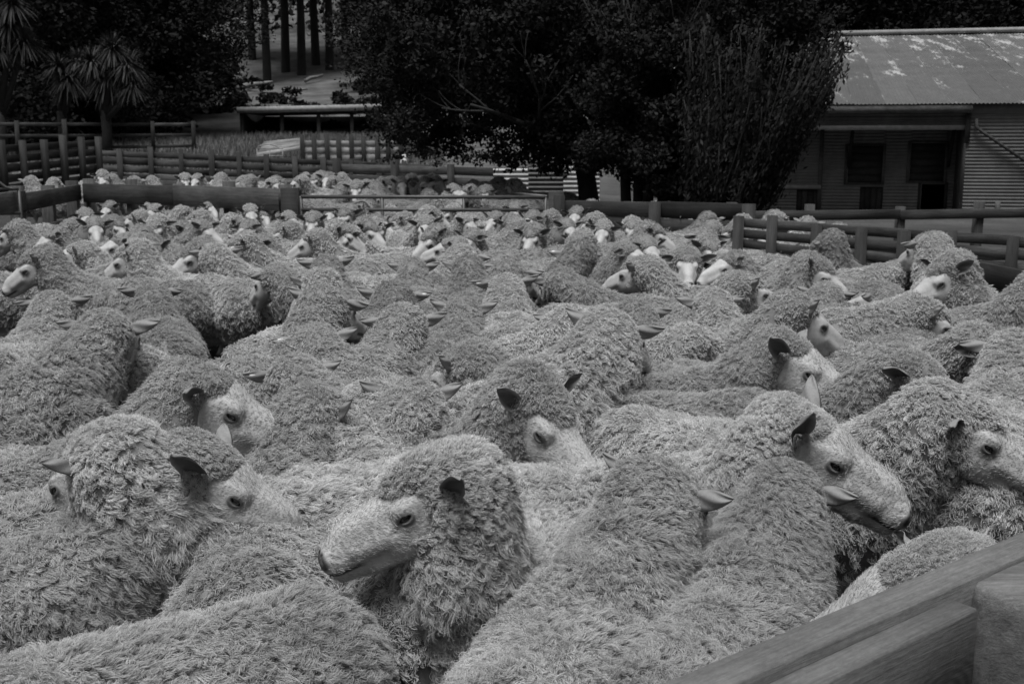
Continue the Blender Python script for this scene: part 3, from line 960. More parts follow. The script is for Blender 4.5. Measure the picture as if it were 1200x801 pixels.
fence('board_fence', 'shaded board wall under the big tree behind the flock', (.62, 13.8), (fx(12.5), 12.5), 0, RW, 1.02, 1.2, .04, .12, M_WOOD_D, M_WOOD_D)
fence('board_fence', 'board fence at the back left corner of the near pen', (-6.4, 16.6), (-2.95, 14.1), 0.03, [(.12, .30), (.42, .60), (.80, 1.09)], 1.10, 1.15, .04, .13, side=1)
fence('board_fence', 'board fence down the left side of the near pen', (-5.75, 11.2), (-6.42, 16.5), 0, [(.10, .30), (.45, .64), (.86, 1.10)], 1.16, 1.25, .04, .15, side=1)
pr = empty('gate_post', (-2.80, 14.0, 0), 'thick dark gatepost where the pipe gate hangs', 'post')
join_tubes('post_shaft', [([(-2.8, 14.0, -.3), (-2.8, 14.0, 1.13)], .14, 4)], M_WOOD_D, pr, False)
pr = empty('gate_post', (.55, 13.85, 0), 'squat gatepost at the right end of the pipe gate', 'post')
join_tubes('post_shaft', [([(.55, 13.85, -.3), (.55, 13.85, 1.09)], .13, 4)], M_WOOD_D, pr, False)
def pipe_gate(label, a, b, z0, zs, r=.022, nv=5, m=None, arch=0):
    a, b = Vector((a[0], a[1], z0)), Vector((b[0], b[1], z0))
    g = empty('pipe_gate', tuple(a), label, 'gate')
    for z in zs:
        join_tubes('rail', [([a + Vector((0, 0, z)), b + Vector((0, 0, z))], r, 7)], m or M_PIPE, g)
    for k in range(nv):
        p = a.lerp(b, k / (nv - 1))
        join_tubes('upright', [([p + Vector((0, 0, zs[0])), p + Vector((0, 0, zs[-1]))], r * .9, 7)], m or M_PIPE, g)
    if arch:
        q = [a + (b - a) * f + Vector((0, 0, zs[-1] + arch * math.sin(math.pi * min(1, f * 1.15)) ** .5 if f < .87 else zs[-1])) for f in np.linspace(0, 1, 16)]
        join_tubes('top_hoop', [(q, r, 7)], m or M_PIPE, g)
    return g
pipe_gate('long dark pipe gate across the back of the near flock', (-2.66, 13.98), (.42, 13.86), 0, (.20, .42, .64, .86, 1.02), .024, 4)
pipe_gate('steel hoop-topped gate at the far left', (-6.9, 12.9), (-5.95, 13.4), 0, (.15, .5, .85, 1.14), .022, 4, arch=.16)
# farther yards
fence('board_fence', 'long plank fence with many posts running across behind the far pen', at_y(107, 174, 31.0)[:2], at_y(505, 174, 33.0)[:2], (.56, .12), [(.0, .19), (.22, .41), (.44, .62), (.65, .84), (.87, 1.03)], 1.12, .78, .04, .14, M_WOOD_D, M_WOOD, side=-1)
fence('board_fence', 'tall plank fence at the far left behind the yards', at_y(-60, 174, 23.5)[:2], at_y(112, 174, 29.5)[:2], (.3, .52), [(.0, .2), (.24, .44), (.48, .66), (.70, .88), (.92, 1.1), (1.16, 1.32)], 1.45, .9, .04, .13, M_WOOD_D, M_WOOD_D)
fence('board_fence', 'post and rail fence slanting down the slope beyond the planks', at_y(-40, 174, 38)[:2], at_y(225, 174, 44)[:2], (1.35, 1.45), [(.2, .32), (.62, .74), (1.02, 1.15)], 1.2, 1.6, .04, .12, M_WOOD_D, M_WOOD)
fence('board_fence', 'pale-boarded race with close dark posts near the open shed', at_y(354, 174, 35.5)[:2], at_y(468, 174, 37)[:2], (.98, 1.0), [(.0, .19), (.24, .43), (.47, .66), (.70, .88)], 1.05, .42, .04, .13, M_WOOD_D, M_WOOD_P)
fence('board_fence', 'dim plank fence between the far pen and the big tree', at_y(398, 174, 25)[:2], at_y(604, 174, 23)[:2], (.32, .25), [(.1, .28), (.33, .51), (.56, .74), (.79, .97)], 1.05, 1.5, .04, .13, M_WOOD_D, M_WOOD)
fence('board_fence', 'low rail fence at the back edge of the far pen', at_y(150, 174, 22)[:2], at_y(345, 174, 20.5)[:2], (.22, .18), [(.3, .45), (.62, .80)], .85, 1.6, .04, .12, M_WOOD_D, M_WOOD)
ramp = empty('loading_ramp', tuple(at_y(302, 184, 34)), 'pale slatted loading ramp leaning behind the plank fence', 'ramp')
for k in range(6):
    a = at_y(302 + k * 1.5, 184 - k * 2.6, 34.0 + k * .25); b = at_y(352, 176 - k * 1.9, 34.3 + k * .25)
    put_board(ramp, a, b, .13, .04, 'slat', M_WOOD_P, .004)
pipe_gate('pale hoop gate standing before the loading ramp', at_y(301, 174, 33.6)[:2], at_y(331, 174, 33.6)[:2], 1.0, (.1, .4, .62), .016, 3, M_TRIM, .12)
a, b = at_y(445, 208, 22.5), at_y(640, 230, 16)
lean = empty('leaning_pole', tuple(a), 'thin pale pole slanting down beside the far pen', 'pole')
join_tubes('pole_shaft', [([a, a.lerp(b, .5) + Vector((0, 0, -.02)), b], .018, 6)], M_TRIM, lean)
wp = at_y(473, 194, 33.9); 
mk = empty('marker_post', tuple(wp), 'small white post standing out among the far rails', 'post')
join_tubes('post_shaft', [([wp + Vector((0, 0, -.3)), wp + Vector((0, 0, .12)), wp + Vector((0, 0, .34))], [.10, .10, .06], 8)], flat_mat('white_paint', .75), mk)
# corrugated iron wall behind the tree
iw = empty('iron_wall', tuple(at_y(578, 174, 21)), 'low corrugated iron wall behind the tree trunks', 'wall')
IW0 = at_y(578, 174, 21); IWb = at_y(700, 174, 20.4)
for k in range(3):
    me = corr_sheet(.68, 1.12, .085, .012, True, M_IRON if k % 2 else M_ROOFP, 'wall_sheet')
    o = link(bpy.data.objects.new('wall_sheet', me), iw)
    o.matrix_local = Matrix.Translation(Vector((.66 * k, -.05 * k - .004 * k, .15 - IW0.z + .02 * k)))
# open-fronted shed on the slope
oz = 2.0
hs = empty('open_shed', tuple(at_y(280, 165, 60)), 'low open-fronted shed with a pale roof edge on the slope', 'shed')
def world_box(name, x0, x1, y0, y1, z0, z1, m, parent, label=None, dz=0):
    o_ = parent.matrix_world.translation
    V = [(x - o_.x, y - o_.y, z - o_.z + (dz if x == x1 else 0)) for x in (x0, x1) for y in (y0, y1) for z in (z0, z1)]
    Fq = np.array([(0, 1, 3, 2), (4, 6, 7, 5), (0, 4, 5, 1), (2, 3, 7, 6), (0, 2, 6, 4), (1, 5, 7, 3)])
    o = link(bpy.data.objects.new(name, mesh_from(name, V, [Fq], None, [m], False)), parent)
    if label: o['label'] = label
    return o
A_, B_ = at_y(279, 133, 60), at_y(458, 129, 60)
world_box('roof_edge', A_.x, B_.x, 59.7, 59.9, A_.z, A_.z + .32, M_TRIM, hs, 'pale iron roof edge', B_.z - A_.z)
world_box('roof', A_.x, B_.x, 59.9, 66, A_.z + .02, A_.z + .16, M_IRON, hs, None, B_.z - A_.z)
world_box('back_wall', A_.x + .1, B_.x, 65.6, 65.8, 1.6, A_.z, M_WOOD_D, hs)
world_box('side_wall', A_.x + .1, A_.x + .25, 60.3, 65.6, 1.6, A_.z, M_WOOD_D, hs)
world_box('side_wall', B_.x - .2, B_.x - .05, 60.3, 65.6, 1.6, A_.z, M_WOOD_D, hs)
for px in (283, 330, 373, 412):
    p = at_y(px, 140, 60); world_box('post', p.x - .09, p.x + .09, 60, 60.2, 1.6, A_.z, M_WOOD_D, hs)
# little shed at the far left
ls = empty('small_shed', tuple(at_y(10, 140, 46)), 'dark little gabled shed at the far left among the trees', 'shed')
a, b = at_y(-70, 138, 46), at_y(45, 112, 46)
world_box('wall', a.x, b.x, 46, 50, 1.2, b.z, M_WOOD_D, ls)
for k in range(7):
    z = 1.9 + k * .12
    if z > b.z - .1: break
    world_box('weatherboard', at_y(17, 130, 46).x, b.x - .04, 45.96 - .003 * k, 45.99, z, z + .10, M_WOOD, ls)
o_ = ls.matrix_world.translation
V = [(x - o_.x, y - o_.y, z - o_.z) for x, y, z in ((a.x - .3, 45.7, b.z - .02), (b.x + .3, 45.7, b.z - .02), (b.x + .3, 48, b.z + .9), (a.x - .3, 48, b.z + .9), (b.x + .3, 50.3, b.z - .02), (a.x - .3, 50.3, b.z - .02))]
link(bpy.data.objects.new('roof', mesh_from('roof', V, [np.array([[0, 1, 2, 3], [3, 2, 4, 5]])], None, [M_IRON_W], False)), ls)

# ---------------------------------------------------------------- front fence and its round post
_a, _b = at_h(852, 806, 1.0), at_h(1200, 650, 1.0)
_u = (_b - _a).normalized()
fa = _a - _u * .55; fa.z = 0
fb = _a + _u * ((_b - _a).length + 1.9); fb.z = 0
print('front', _a, _b, fb)
fu = (fb - fa).normalized(); fn = Vector((-fu.y, fu.x, 0))
ff = empty('board_fence', tuple(fa), 'thick sawn timber rail fence in the near right corner', 'fence')
put_board(ff, fa + fn * .03 + Vector((0, 0, .80)), fa + fu * 2.0 + fn * .03 + Vector((0, 0, .80)), .20, .058, 'rail', M_RAIL, .002)
put_board(ff, fa + fu * 2.01 + fn * .03 + Vector((0, 0, .79)), fb + fn * .03 + Vector((0, 0, .79)), .20, .055, 'rail', M_RAIL, .002)
put_board(ff, fa + fu * .05 - fn * .026 + Vector((0, 0, .79)), fa + fu * 1.02 - fn * .026 + Vector((0, 0, .79)), .198, .045, 'rail', M_RAIL, .002)
for z in (.10, .34, .57):
    put_board(ff, fa + Vector((0, 0, z)), fb + Vector((0, 0, z)), .17, .045, 'board', M_WOOD, .003)
for k_ in (2.1,):
    c = fa + fu * k_ - fn * .11
    join_tubes('post', [([c + Vector((0, 0, -.3)), c + Vector((0, 0, 1.02))], .09, 20)], M_POST, ff)
pc = at_h(1209, 678, .99); 
rp = empty('round_post', (pc.x, pc.y, 0), 'stout round timber post with a sawn top in the bottom right corner', 'post')
V, Fq, Tr = [], [], []
nn = 48
zz = [-.3, 0, .3, .6, .85, .965, .982, .99]
for i, z in enumerate(zz):
    for j in range(nn):
        a = 2 * math.pi * j / nn
        r_ = .100 * (1 + .012 * math.sin(3 * a + 1) + .008 * math.sin(7 * a) + .004 * math.sin(19 * a + z * 4)) - (.004 if i == 6 else .012 if i == 7 else 0)
        V.append((r_ * math.cos(a), r_ * math.sin(a), z))
for i in range(len(zz) - 1):
    for j in range(nn): Fq.append((i * nn + j, i * nn + (j + 1) % nn, (i + 1) * nn + (j + 1) % nn, (i + 1) * nn + j))
V.append((0, 0, .992))
for j in range(nn): Tr.append(((len(zz) - 1) * nn + j, (len(zz) - 1) * nn + (j + 1) % nn, len(V) - 1))
link(bpy.data.objects.new('shaft', mesh_from('shaft', V, [np.array(Fq), np.array(Tr)], None, [M_POST])), rp)

# ---------------------------------------------------------------- trees
def leaf_cloud(centres, radii, n, size, name, m, squash=.8, elong=1.6, dirs=None, hollow=.35):
    centres = np.array(centres); radii = np.array(radii)
    wq = radii ** 2 / (radii ** 2).sum()
    idx = rng.choice(len(centres), n, p=wq)
    dv = norm(rng.normal(size=(n, 3)))
    rr = (hollow + (1 - hollow) * rng.random(n) ** .6) * radii[idx] * (1 + rng.normal(0, .10, n))
    c = centres[idx] + dv * rr[:, None] * np.array((1, 1, squash))
    a = norm(rng.normal(size=(n, 3)) + (dv * .5 if dirs is None else dirs * 2.5))
    b = norm(np.cross(a, rng.normal(size=(n, 3))))
    s = size * rng.uniform(.6, 1.4, (n, 1))
    P = np.stack([c - a * s * elong * .5, c + b * s * .5 + a * s * .1, c + a * s * elong * .6, c - b * s * .5 + a * s * .1], 1).reshape(-1, 3)
    q = np.arange(4 * n).reshape(-1, 4)
    cl = rng.random(len(centres))[idx]
    tone = np.repeat(np.clip(.25 + .45 * cl + rng.normal(0, .18, n), 0, 1), 4)
    return mesh_from(name, P, [q], tone, [m], False)
def limb(p, d, Ln, r, gen, out, ends, bend=.25, up=.1):
    pts = [p]; rad = [r]
    n = 5
    for i in range(n):
        d = (d + Vector((random.uniform(-1, 1), random.uniform(-1, 1), random.uniform(-.6, 1) * .8 + up)) * bend * .5).normalized()
        p = p + d * (Ln / n); pts.append(p); rad.append(r * (1 - .45 * (i + 1) / n))
    out.append((pts, rad, 7 if gen > 1 else 5))
    ends.append((p, gen))
    if gen > 0:
        for _ in range(random.choice((2, 3))):
            q = pts[random.choice((3, 4, 5))]
            limb(q, (d + Vector((random.uniform(-1, 1), random.uniform(-1, 1), random.uniform(-.3, .9))) * .8).normalized(), Ln * random.uniform(.55, .8), r * .5, gen - 1, out, ends, bend, up)
# the big broadleaf tree
TY = 17.2
tb = at_y(692, 240, TY)
big = empty('broadleaf_tree', (tb.x, tb.y, .15), 'big dark broadleaf tree whose leaning trunk rises behind the flock at centre', 'tree')
top = at_y(668, 150, TY)
T_, E_ = [], []
T_.append(([(tb.x + .03, TY, 0), (tb.x, TY, .6), (tb.x - .06, TY, 1.1), (tb.x - .2, TY + .1, 1.9), (top.x - .1, TY + .2, 2.8)], [.24, .17, .15, .14, .12], 12))
for k in range(9):
    limb(Vector((top.x - .05, TY + .15, 1.7 + k * .15)), Vector((random.uniform(-1, .8), random.uniform(-.7, .7), random.uniform(.1, .9))).normalized(), random.uniform(1.2, 1.9), .07, 3, T_, E_, .3, .12)
join_tubes('trunk', T_, M_BARK, big)
cs, rs_ = [], []
def in_px(px, py, Y=TY): return at_y(px, py, Y)
for px, py, r_, n in ((560, 40, .9, 22), (500, 90, .65, 12), (640, 60, .9, 22), (720, 30, .8, 14), (590, 120, .7, 14), (515, 145, .45, 9), (650, 120, .7, 14), (695, 160, .45, 9), (735, 175, .4, 8), (645, 175, .35, 6), (620, 140, .45, 8), (480, 40, .6, 10), (600, -60, 1.0, 16), (700, -70, 1.0, 14), (470, 110, .35, 4), (740, 110, .6, 10)):
    for _ in range(n):
        c = in_px(px, py, TY + random.uniform(-1.1, 1.4))
        cs.append((c.x + random.gauss(0, r_ * .5), c.y, c.z + random.gauss(0, r_ * .4))); rs_.append(random.uniform(.22, .42))
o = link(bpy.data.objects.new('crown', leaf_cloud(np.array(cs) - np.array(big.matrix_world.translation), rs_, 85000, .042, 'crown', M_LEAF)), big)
# the second tree, several dark stems
T2Y = 15.8
t2 = at_y(745, 240, T2Y)
sec = empty('broadleaf_tree', (t2.x, t2.y, .1), 'dense dark tree with several upright stems right of the leaning trunk', 'tree')
T_, E_ = [], []
for px, dx in ((735, -.05), (748, 0), (758, .05), (772, .15), (785, .25)):
    p = at_y(px, 240, T2Y + random.uniform(-.3, .3))
    T_.append(([(p.x, p.y, -.1), (p.x + dx * .3, p.y, .8), (p.x + dx, p.y + .1, 1.7), (p.x + dx * 2, p.y + .1, 3.2)], [random.uniform(.09, .13), .08, .07, .04], 9))
    for k in range(2): limb(Vector((p.x + dx, p.y, 1.5 + k * .5)), Vector((random.uniform(-.6, .9), random.uniform(-.5, .5), .8)).normalized(), 1.2, .04, 2, T_, E_, .3, .2)
join_tubes('trunk', T_, M_BARK, sec)
cs, rs_ = [], []
for px, py, r_, n in ((725, 120, .45, 12), (735, 60, .6, 14), (715, 175, .35, 8), (760, 60, .8, 18), (830, 40, .8, 18), (800, 110, .7, 16), (870, 90, .6, 14), (760, 140, .5, 10), (840, 150, .5, 12), (900, 40, .6, 12), (800, 185, .45, 12), (850, 200, .35, 8), (750, 190, .35, 8), (900, 130, .4, 8), (820, -50, 1.0, 16), (910, -40, .7, 10), (925, 90, .35, 6), (930, 30, .4, 6), (780, 215, .3, 8), (820, 225, .25, 6)):
    for _ in range(n):
        c = in_px(px, py, T2Y + random.uniform(-.9, 1.2))
        cs.append((c.x + random.gauss(0, r_ * .45), c.y, c.z + random.gauss(0, r_ * .4))); rs_.append(random.uniform(.18, .36))
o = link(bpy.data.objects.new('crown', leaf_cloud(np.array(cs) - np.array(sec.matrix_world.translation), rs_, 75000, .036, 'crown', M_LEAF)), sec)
def sprays(name, tree, pxs, Y, n, m, size=.03, up=.5):
    """thin leafy shoots that break the outline of a crown"""
    T__, cc = [], []
    for _ in range(n):
        px, py, rx, ry = random.choice(pxs)
        a = random.random() * 6.28
        b = at_y(px + rx * math.cos(a) * .85, py + ry * math.sin(a) * .85, Y + random.uniform(-.8, .8))
        d = Vector((math.cos(a) * .5 + random.uniform(-.3, .3), random.uniform(-.3, .3), -math.sin(a) * .5 + up)).normalized()
        Lg = random.uniform(.35, .8)
        pts = [b + d * Lg * f + Vector((0, 0, -.12 * f * f)) for f in (0, .35, .7, 1)]
        T__.append((pts, [.010, .007, .005, .002], 4))
        for f in np.linspace(.15, 1, 7): cc.append(tuple(b + d * Lg * f + Vector((0, 0, -.12 * f * f))))
    tag(join_tubes('twig', T__, M_BARK, tree), kind='stuff')
    cc = np.array(cc)
    tag(link(bpy.data.objects.new('spray', leaf_cloud(cc - np.array(tree.matrix_world.translation), np.full(len(cc), .085), len(cc) * 9, size, 'spray', m, 1.0, 1.8, None, .1)), tree), kind='stuff')
sprays('spray', big, [(570, 90, 125, 110), (510, 140, 50, 45), (640, 130, 90, 50), (470, 60, 40, 70)], TY, 260, M_LEAF)
sprays('spray', sec, [(830, 100, 100, 120), (800, 190, 60, 45), (900, 60, 60, 70)], T2Y, 240, M_LEAF, .026, .8)
# a twiggy thicket fanning up to the right
t3 = at_y(828, 245, 14.6)
tw = empty('twiggy_shrub_tree', (t3.x, t3.y, 0), 'twiggy shrub tree with long shoots fanning up to the right beside the woolshed', 'tree')
T_, cs, ds = [], [], []
for k in range(210):
    ex = random.uniform(800, 990); ey = random.uniform(25, 215) if ex < 900 else random.uniform(45, 60 + (990 - ex) * 1.25 + 25)
    e_ = at_y(ex, ey, 14.6 + random.uniform(-.7, .8)); s0 = Vector((t3.x + random.uniform(-.35, .25), t3.y + random.uniform(-.3, .3), 0))
    m_ = s0.lerp(e_, .5) + Vector((random.uniform(0, .3), 0, -random.uniform(0, .25)))
    pts = [s0.lerp(m_, f) * (1 - f) + m_.lerp(e_, f) * f for f in np.linspace(0, 1, 7)]
    T_.append((pts, [.022 * (1 - .85 * f) + .003 for f in np.linspace(0, 1, 7)], 4))
    for f in np.linspace(.35, 1.0, 9):
        p = s0.lerp(m_, f) * (1 - f) + m_.lerp(e_, f) * f
        cs.append(tuple(p)); ds.append((e_ - m_).normalized())
join_tubes('trunk', T_, M_BARK, tw)
cs = np.array(cs); idx = rng.integers(0, len(cs), 22000)
me = leaf_cloud(cs - np.array(tw.matrix_world.translation), np.full(len(cs), .16), 36000, .026, 'crown', M_LEAF, 1.0, 2.6, np.array([.3, 0, .9]), .1)
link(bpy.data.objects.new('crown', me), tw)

# background trees: a few crowns shared by many trees
def bg_crown(kind):
    cs, rs_ = [], []
    if kind == 0:        # dense dark evergreen, broad
        for k in range(130):
            f = rng.random(); w_ = .33 * (1 - .55 * f) * math.sqrt(rng.random()); a = rng.random() * 6.28
            cs.append((w_ * math.cos(a), w_ * math.sin(a), .06 + .92 * f)); rs_.append(.085 * (1.15 - .5 * f))
        return leaf_cloud(cs, rs_, 36000, .0085, 'crown', M_LEAF2, .8)
    if kind == 1:        # pine, bare stem below
        for k in range(90):
            f = rng.random(); w_ = .20 * (1 - .7 * f) * math.sqrt(rng.random()); a = rng.random() * 6.28
            cs.append((w_ * math.cos(a), w_ * math.sin(a), .36 + .62 * f)); rs_.append(.05)
        return leaf_cloud(cs, rs_, 24000, .0075, 'crown', M_LEAF2, .6)
    for k in range(110):  # rounder bush-like tree
        v = norm(rng.normal(size=3)) * (.25 + .15 * rng.random())
        cs.append((v[0] * 1.1, v[1] * 1.1, .55 + v[2] * 1.05)); rs_.append(.10)
    return leaf_cloud(cs, rs_, 32000, .0085, 'crown', M_LEAF2, .85)
BGC = [bg_crown(0), bg_crown(1), bg_crown(2)]
def bg_trunk(kind):
    v, f = tube([(0, 0, -.04), (.004, 0, .2), (-.004, .003, .5), (0, 0, .95)], [.016, .013, .010, .003], 8, False)
    return mesh_from('trunk', v, [np.array(f)], None, [M_BARK])
BGT = bg_trunk(0)
KN = ('evergreen_tree', 'pine_tree', 'bushy_tree')
BG = []
def bg_tree(kind, px, Y, Hh, label, wide=1.0, base=None):
    x = (px - 600) / F_PX * Y * 1.005
    z = zground(x, Y) - .1 if base is None else base
    o = empty(KN[kind], (x, Y, z), label, 'tree', 'dark trees standing on the hillside')
    rz_ = random.random() * 6.28
    for nm, me in (('crown', BGC[kind]), ('trunk', BGT)):
        c = link(bpy.data.objects.new(nm, me), o); c.rotation_euler = (0, 0, rz_)
        s_ = Hh
        c.scale = (s_ * (wide if nm == 'crown' else 1.0), s_ * (wide if nm == 'crown' else 1.0), s_)
    return o
lefts = [(0, 40, 47, 13), (0, 78, 52, 12), (0, 175, 58, 14), (2, 188, 62, 12), (0, 192, 70, 15), (0, 120, 66, 16), (2, 60, 62, 12), (0, -20, 55, 15), (0, 10, 68, 15), (0, 150, 78, 17), (2, 90, 85, 15), (0, -60, 64, 14)]
for i, (k, px, Y, Hh) in enumerate(lefts):
    bg_tree(k, px, Y, Hh, f"dense dark {'evergreen' if k == 0 else 'round-crowned'} tree, {ORD[sorted(l[1] for l in lefts).index(px)]} from left in the upper left woods" if 0 else f"dense dark {'evergreen' if k == 0 else 'round-crowned'} tree in the upper left woods, {'first second third fourth fifth sixth seventh eighth ninth tenth eleventh twelfth thirteenth fourteenth fifteenth'.split()[sorted(l[1] for l in lefts).index(px)]} from left", 1.15)
pines = [(322, 93, 24), (343, 99, 26), (361, 97, 25), (378, 103, 26), (393, 100, 25), (412, 108, 25), (432, 105, 24), (306, 104, 25), (456, 112, 25)]
for i, (px, Y, Hh) in enumerate(pines):
    bg_tree(1, px, Y, Hh, f"tall straight pine trunk on the hill behind the open shed, {'first second third fourth fifth sixth seventh eighth ninth'.split()[sorted(l[0] for l in pines).index(px)]} from left")
back = [(480, 88, 15), (530, 80, 15), (590, 84, 16), (650, 80, 15), (700, 86, 16), (760, 82, 16), (810, 80, 15), (870, 84, 16), (930, 60, 15), (985, 64, 16), (1035, 60, 15), (1085, 66, 16), (1130, 62, 15), (1180, 66, 16), (1230, 62, 15), (960, 78, 18), (1060, 80, 18), (1160, 82, 18)]
for i, (px, Y, Hh) in enumerate(back):
    bg_tree((0, 2)[i % 2], px, Y, Hh, f"dark hillside tree beyond the woolshed and big tree, {'first second third fourth fifth sixth seventh eighth ninth tenth eleventh twelfth thirteenth fourteenth fifteenth sixteenth seventeenth eighteenth'.split()[sorted(l[0] for l in back).index(px)]} from left", 1.2)
# far wooded hill closing the view
cs = []
for k in range(900):
    x = random.uniform(-95, 95); y = random.uniform(112, 190)
    cs.append((x, y, zground(x, y) + random.uniform(1, 9)))
me = leaf_cloud(cs, rng.uniform(3.0, 5.0, len(cs)), 90000, .42, 'woodland', M_LEAF2, .9)
tag(link(bpy.data.objects.new('woodland', me)), 'dark mass of woodland covering the hill behind everything', 'woodland', kind='stuff')

# cabbage trees: heads of sword leaves on bare stems
def sword_head(name, n=330, Ln=1.0):
    P, Fq, tone = [], [], []
    for k in range(n):
        d = norm(rng.normal(size=3)); 
        if d[2] < -.55: d[2] *= -.5
        d = norm(d); sd = norm(np.cross(d, (0, 0, 1.))) * .022
        l = Ln * rng.uniform(.75, 1.1); tn = rng.random()
        o = len(P)
        for i in range(5):
            f = i / 4
            c = d * l * f + np.array((0, 0, -1.)) * (f ** 2.2) * l * .42 * (1 - .5 * d[2])
            w_ = 1 - .9 * f ** 3
            P += [c - sd * w_, c + sd * w_]; tone += [tn, tn]
        Fq += [(o + 2 * i, o + 2 * i + 1, o + 2 * i + 3, o + 2 * i + 2) for i in range(4)]
    return mesh_from(name, P, [np.array(Fq)], tone, [make_leaf('sword_leaf', .02, .085)], False)
SW = sword_head('leaf_head', 330, 1.0)
def cabbage(px, Y, heads, label):
    x = (px - 600) / F_PX * Y
    o = empty('cabbage_tree', (x, Y, zground(x, Y)), label, 'tree', 'cabbage trees at the upper left')
    T_ = [([(x, Y, zground(x, Y) - .2), (x + .05, Y, 2.2), (x, Y, 3.0)], [.22, .17, .15], 9)]
    for hx, hy, s_ in heads:
        p = at_y(hx, hy, Y + random.uniform(-.3, .3))
        T_.append(([Vector((x, Y, 2.6)), Vector((x, Y, 2.6)).lerp(p, .5) + Vector((0, 0, -.1)), p], [.13, .10, .07], 7))
        h = link(bpy.data.objects.new('leaf_head', SW), o); h.location = p - o.matrix_world.translation; h.scale = (s_,) * 3; h.rotation_euler = (0, 0, random.random() * 6)
    join_tubes('trunk', T_, M_BARK, o)
cabbage(132, 41, [(128, 88, 1.15), (150, 78, .95), (108, 74, .95), (132, 58, .9), (155, 100, .75)], 'cabbage tree with shaggy heads of sword leaves left of the dark trees')
cabbage(82, 42, [(80, 92, 1.0), (68, 78, .8), (93, 72, .8)], 'smaller cabbage tree with three shaggy heads near the left edge')
cabbage(12, 40, [(12, 30, 1.1), (-5, 55, .9), (28, 50, .9), (14, 5, 1.0)], 'tall cabbage tree with a bare dark stem at the left edge')
# fallen logs and scrub on the paddock
for lb, pa, pb, r_, Y in (('pale fallen log lying on the slope behind the open shed', (279, 112), (319, 96), .22, 84), ('short pale log higher on the slope near the pines', (358, 100), (378, 88), .16, 90), ('thin pale log lying flat on the paddock', (333, 111), (360, 108), .12, 82)):
    a, b = at_y(pa[0], pa[1], Y), at_y(pb[0], pb[1], Y + 2)
    a.z = max(a.z, zground(a.x, a.y) + r_ * .5); b.z = max(b.z, zground(b.x, b.y) + r_ * .5)
    lg = join_tubes('fallen_log', [([a, a.lerp(b, .3) + Vector((0, 0, .1)), a.lerp(b, .7), b], [r_, r_ * .9, r_ * .75, r_ * .5], 8)], M_BARK_P)
    tag(lg, lb, 'log')
cs = []
for k in range(70):
    y = random.uniform(62, 92); px = random.uniform(225, 480); x = (px - 600) / F_PX * y
    cs.append((x, y, zground(x, y) + .1))
me = leaf_cloud(cs, rng.uniform(.3, .9, len(cs)), 9000, .16, 'scrub', M_LEAF2, .5)
tag(link(bpy.data.objects.new('scrub', me)), 'low dark scrub dotted over the paddock', 'scrub', kind='stuff')
n = 26000
gy_ = 33 + 27 * rng.random(n) ** .8; gx_ = (rng.uniform(-40, 520, n) - 600) / F_PX * gy_
gz_ = zground(gx_, gy_) + 0
hgt = rng.uniform(.12, .4, n); an = rng.random(n) * 6.28; wd = .03
P = np.stack([np.stack([gx_ - np.cos(an) * wd, gy_ - np.sin(an) * wd, gz_ - .03], 1), np.stack([gx_ + np.cos(an) * wd, gy_ + np.sin(an) * wd, gz_ - .03], 1),
              np.stack([gx_ + rng.normal(0, .08, n), gy_ + rng.normal(0, .08, n), gz_ + hgt], 1)], 1).reshape(-1, 3)
me = mesh_from('grass', P, [np.arange(3 * n).reshape(-1, 3)], np.repeat(rng.random(n), 3), [M_GRASS], False)
tag(link(bpy.data.objects.new('grass', me)), 'rough dry grass behind the far rails', 'grass', kind='stuff')
print('setting', time.time() - T0)
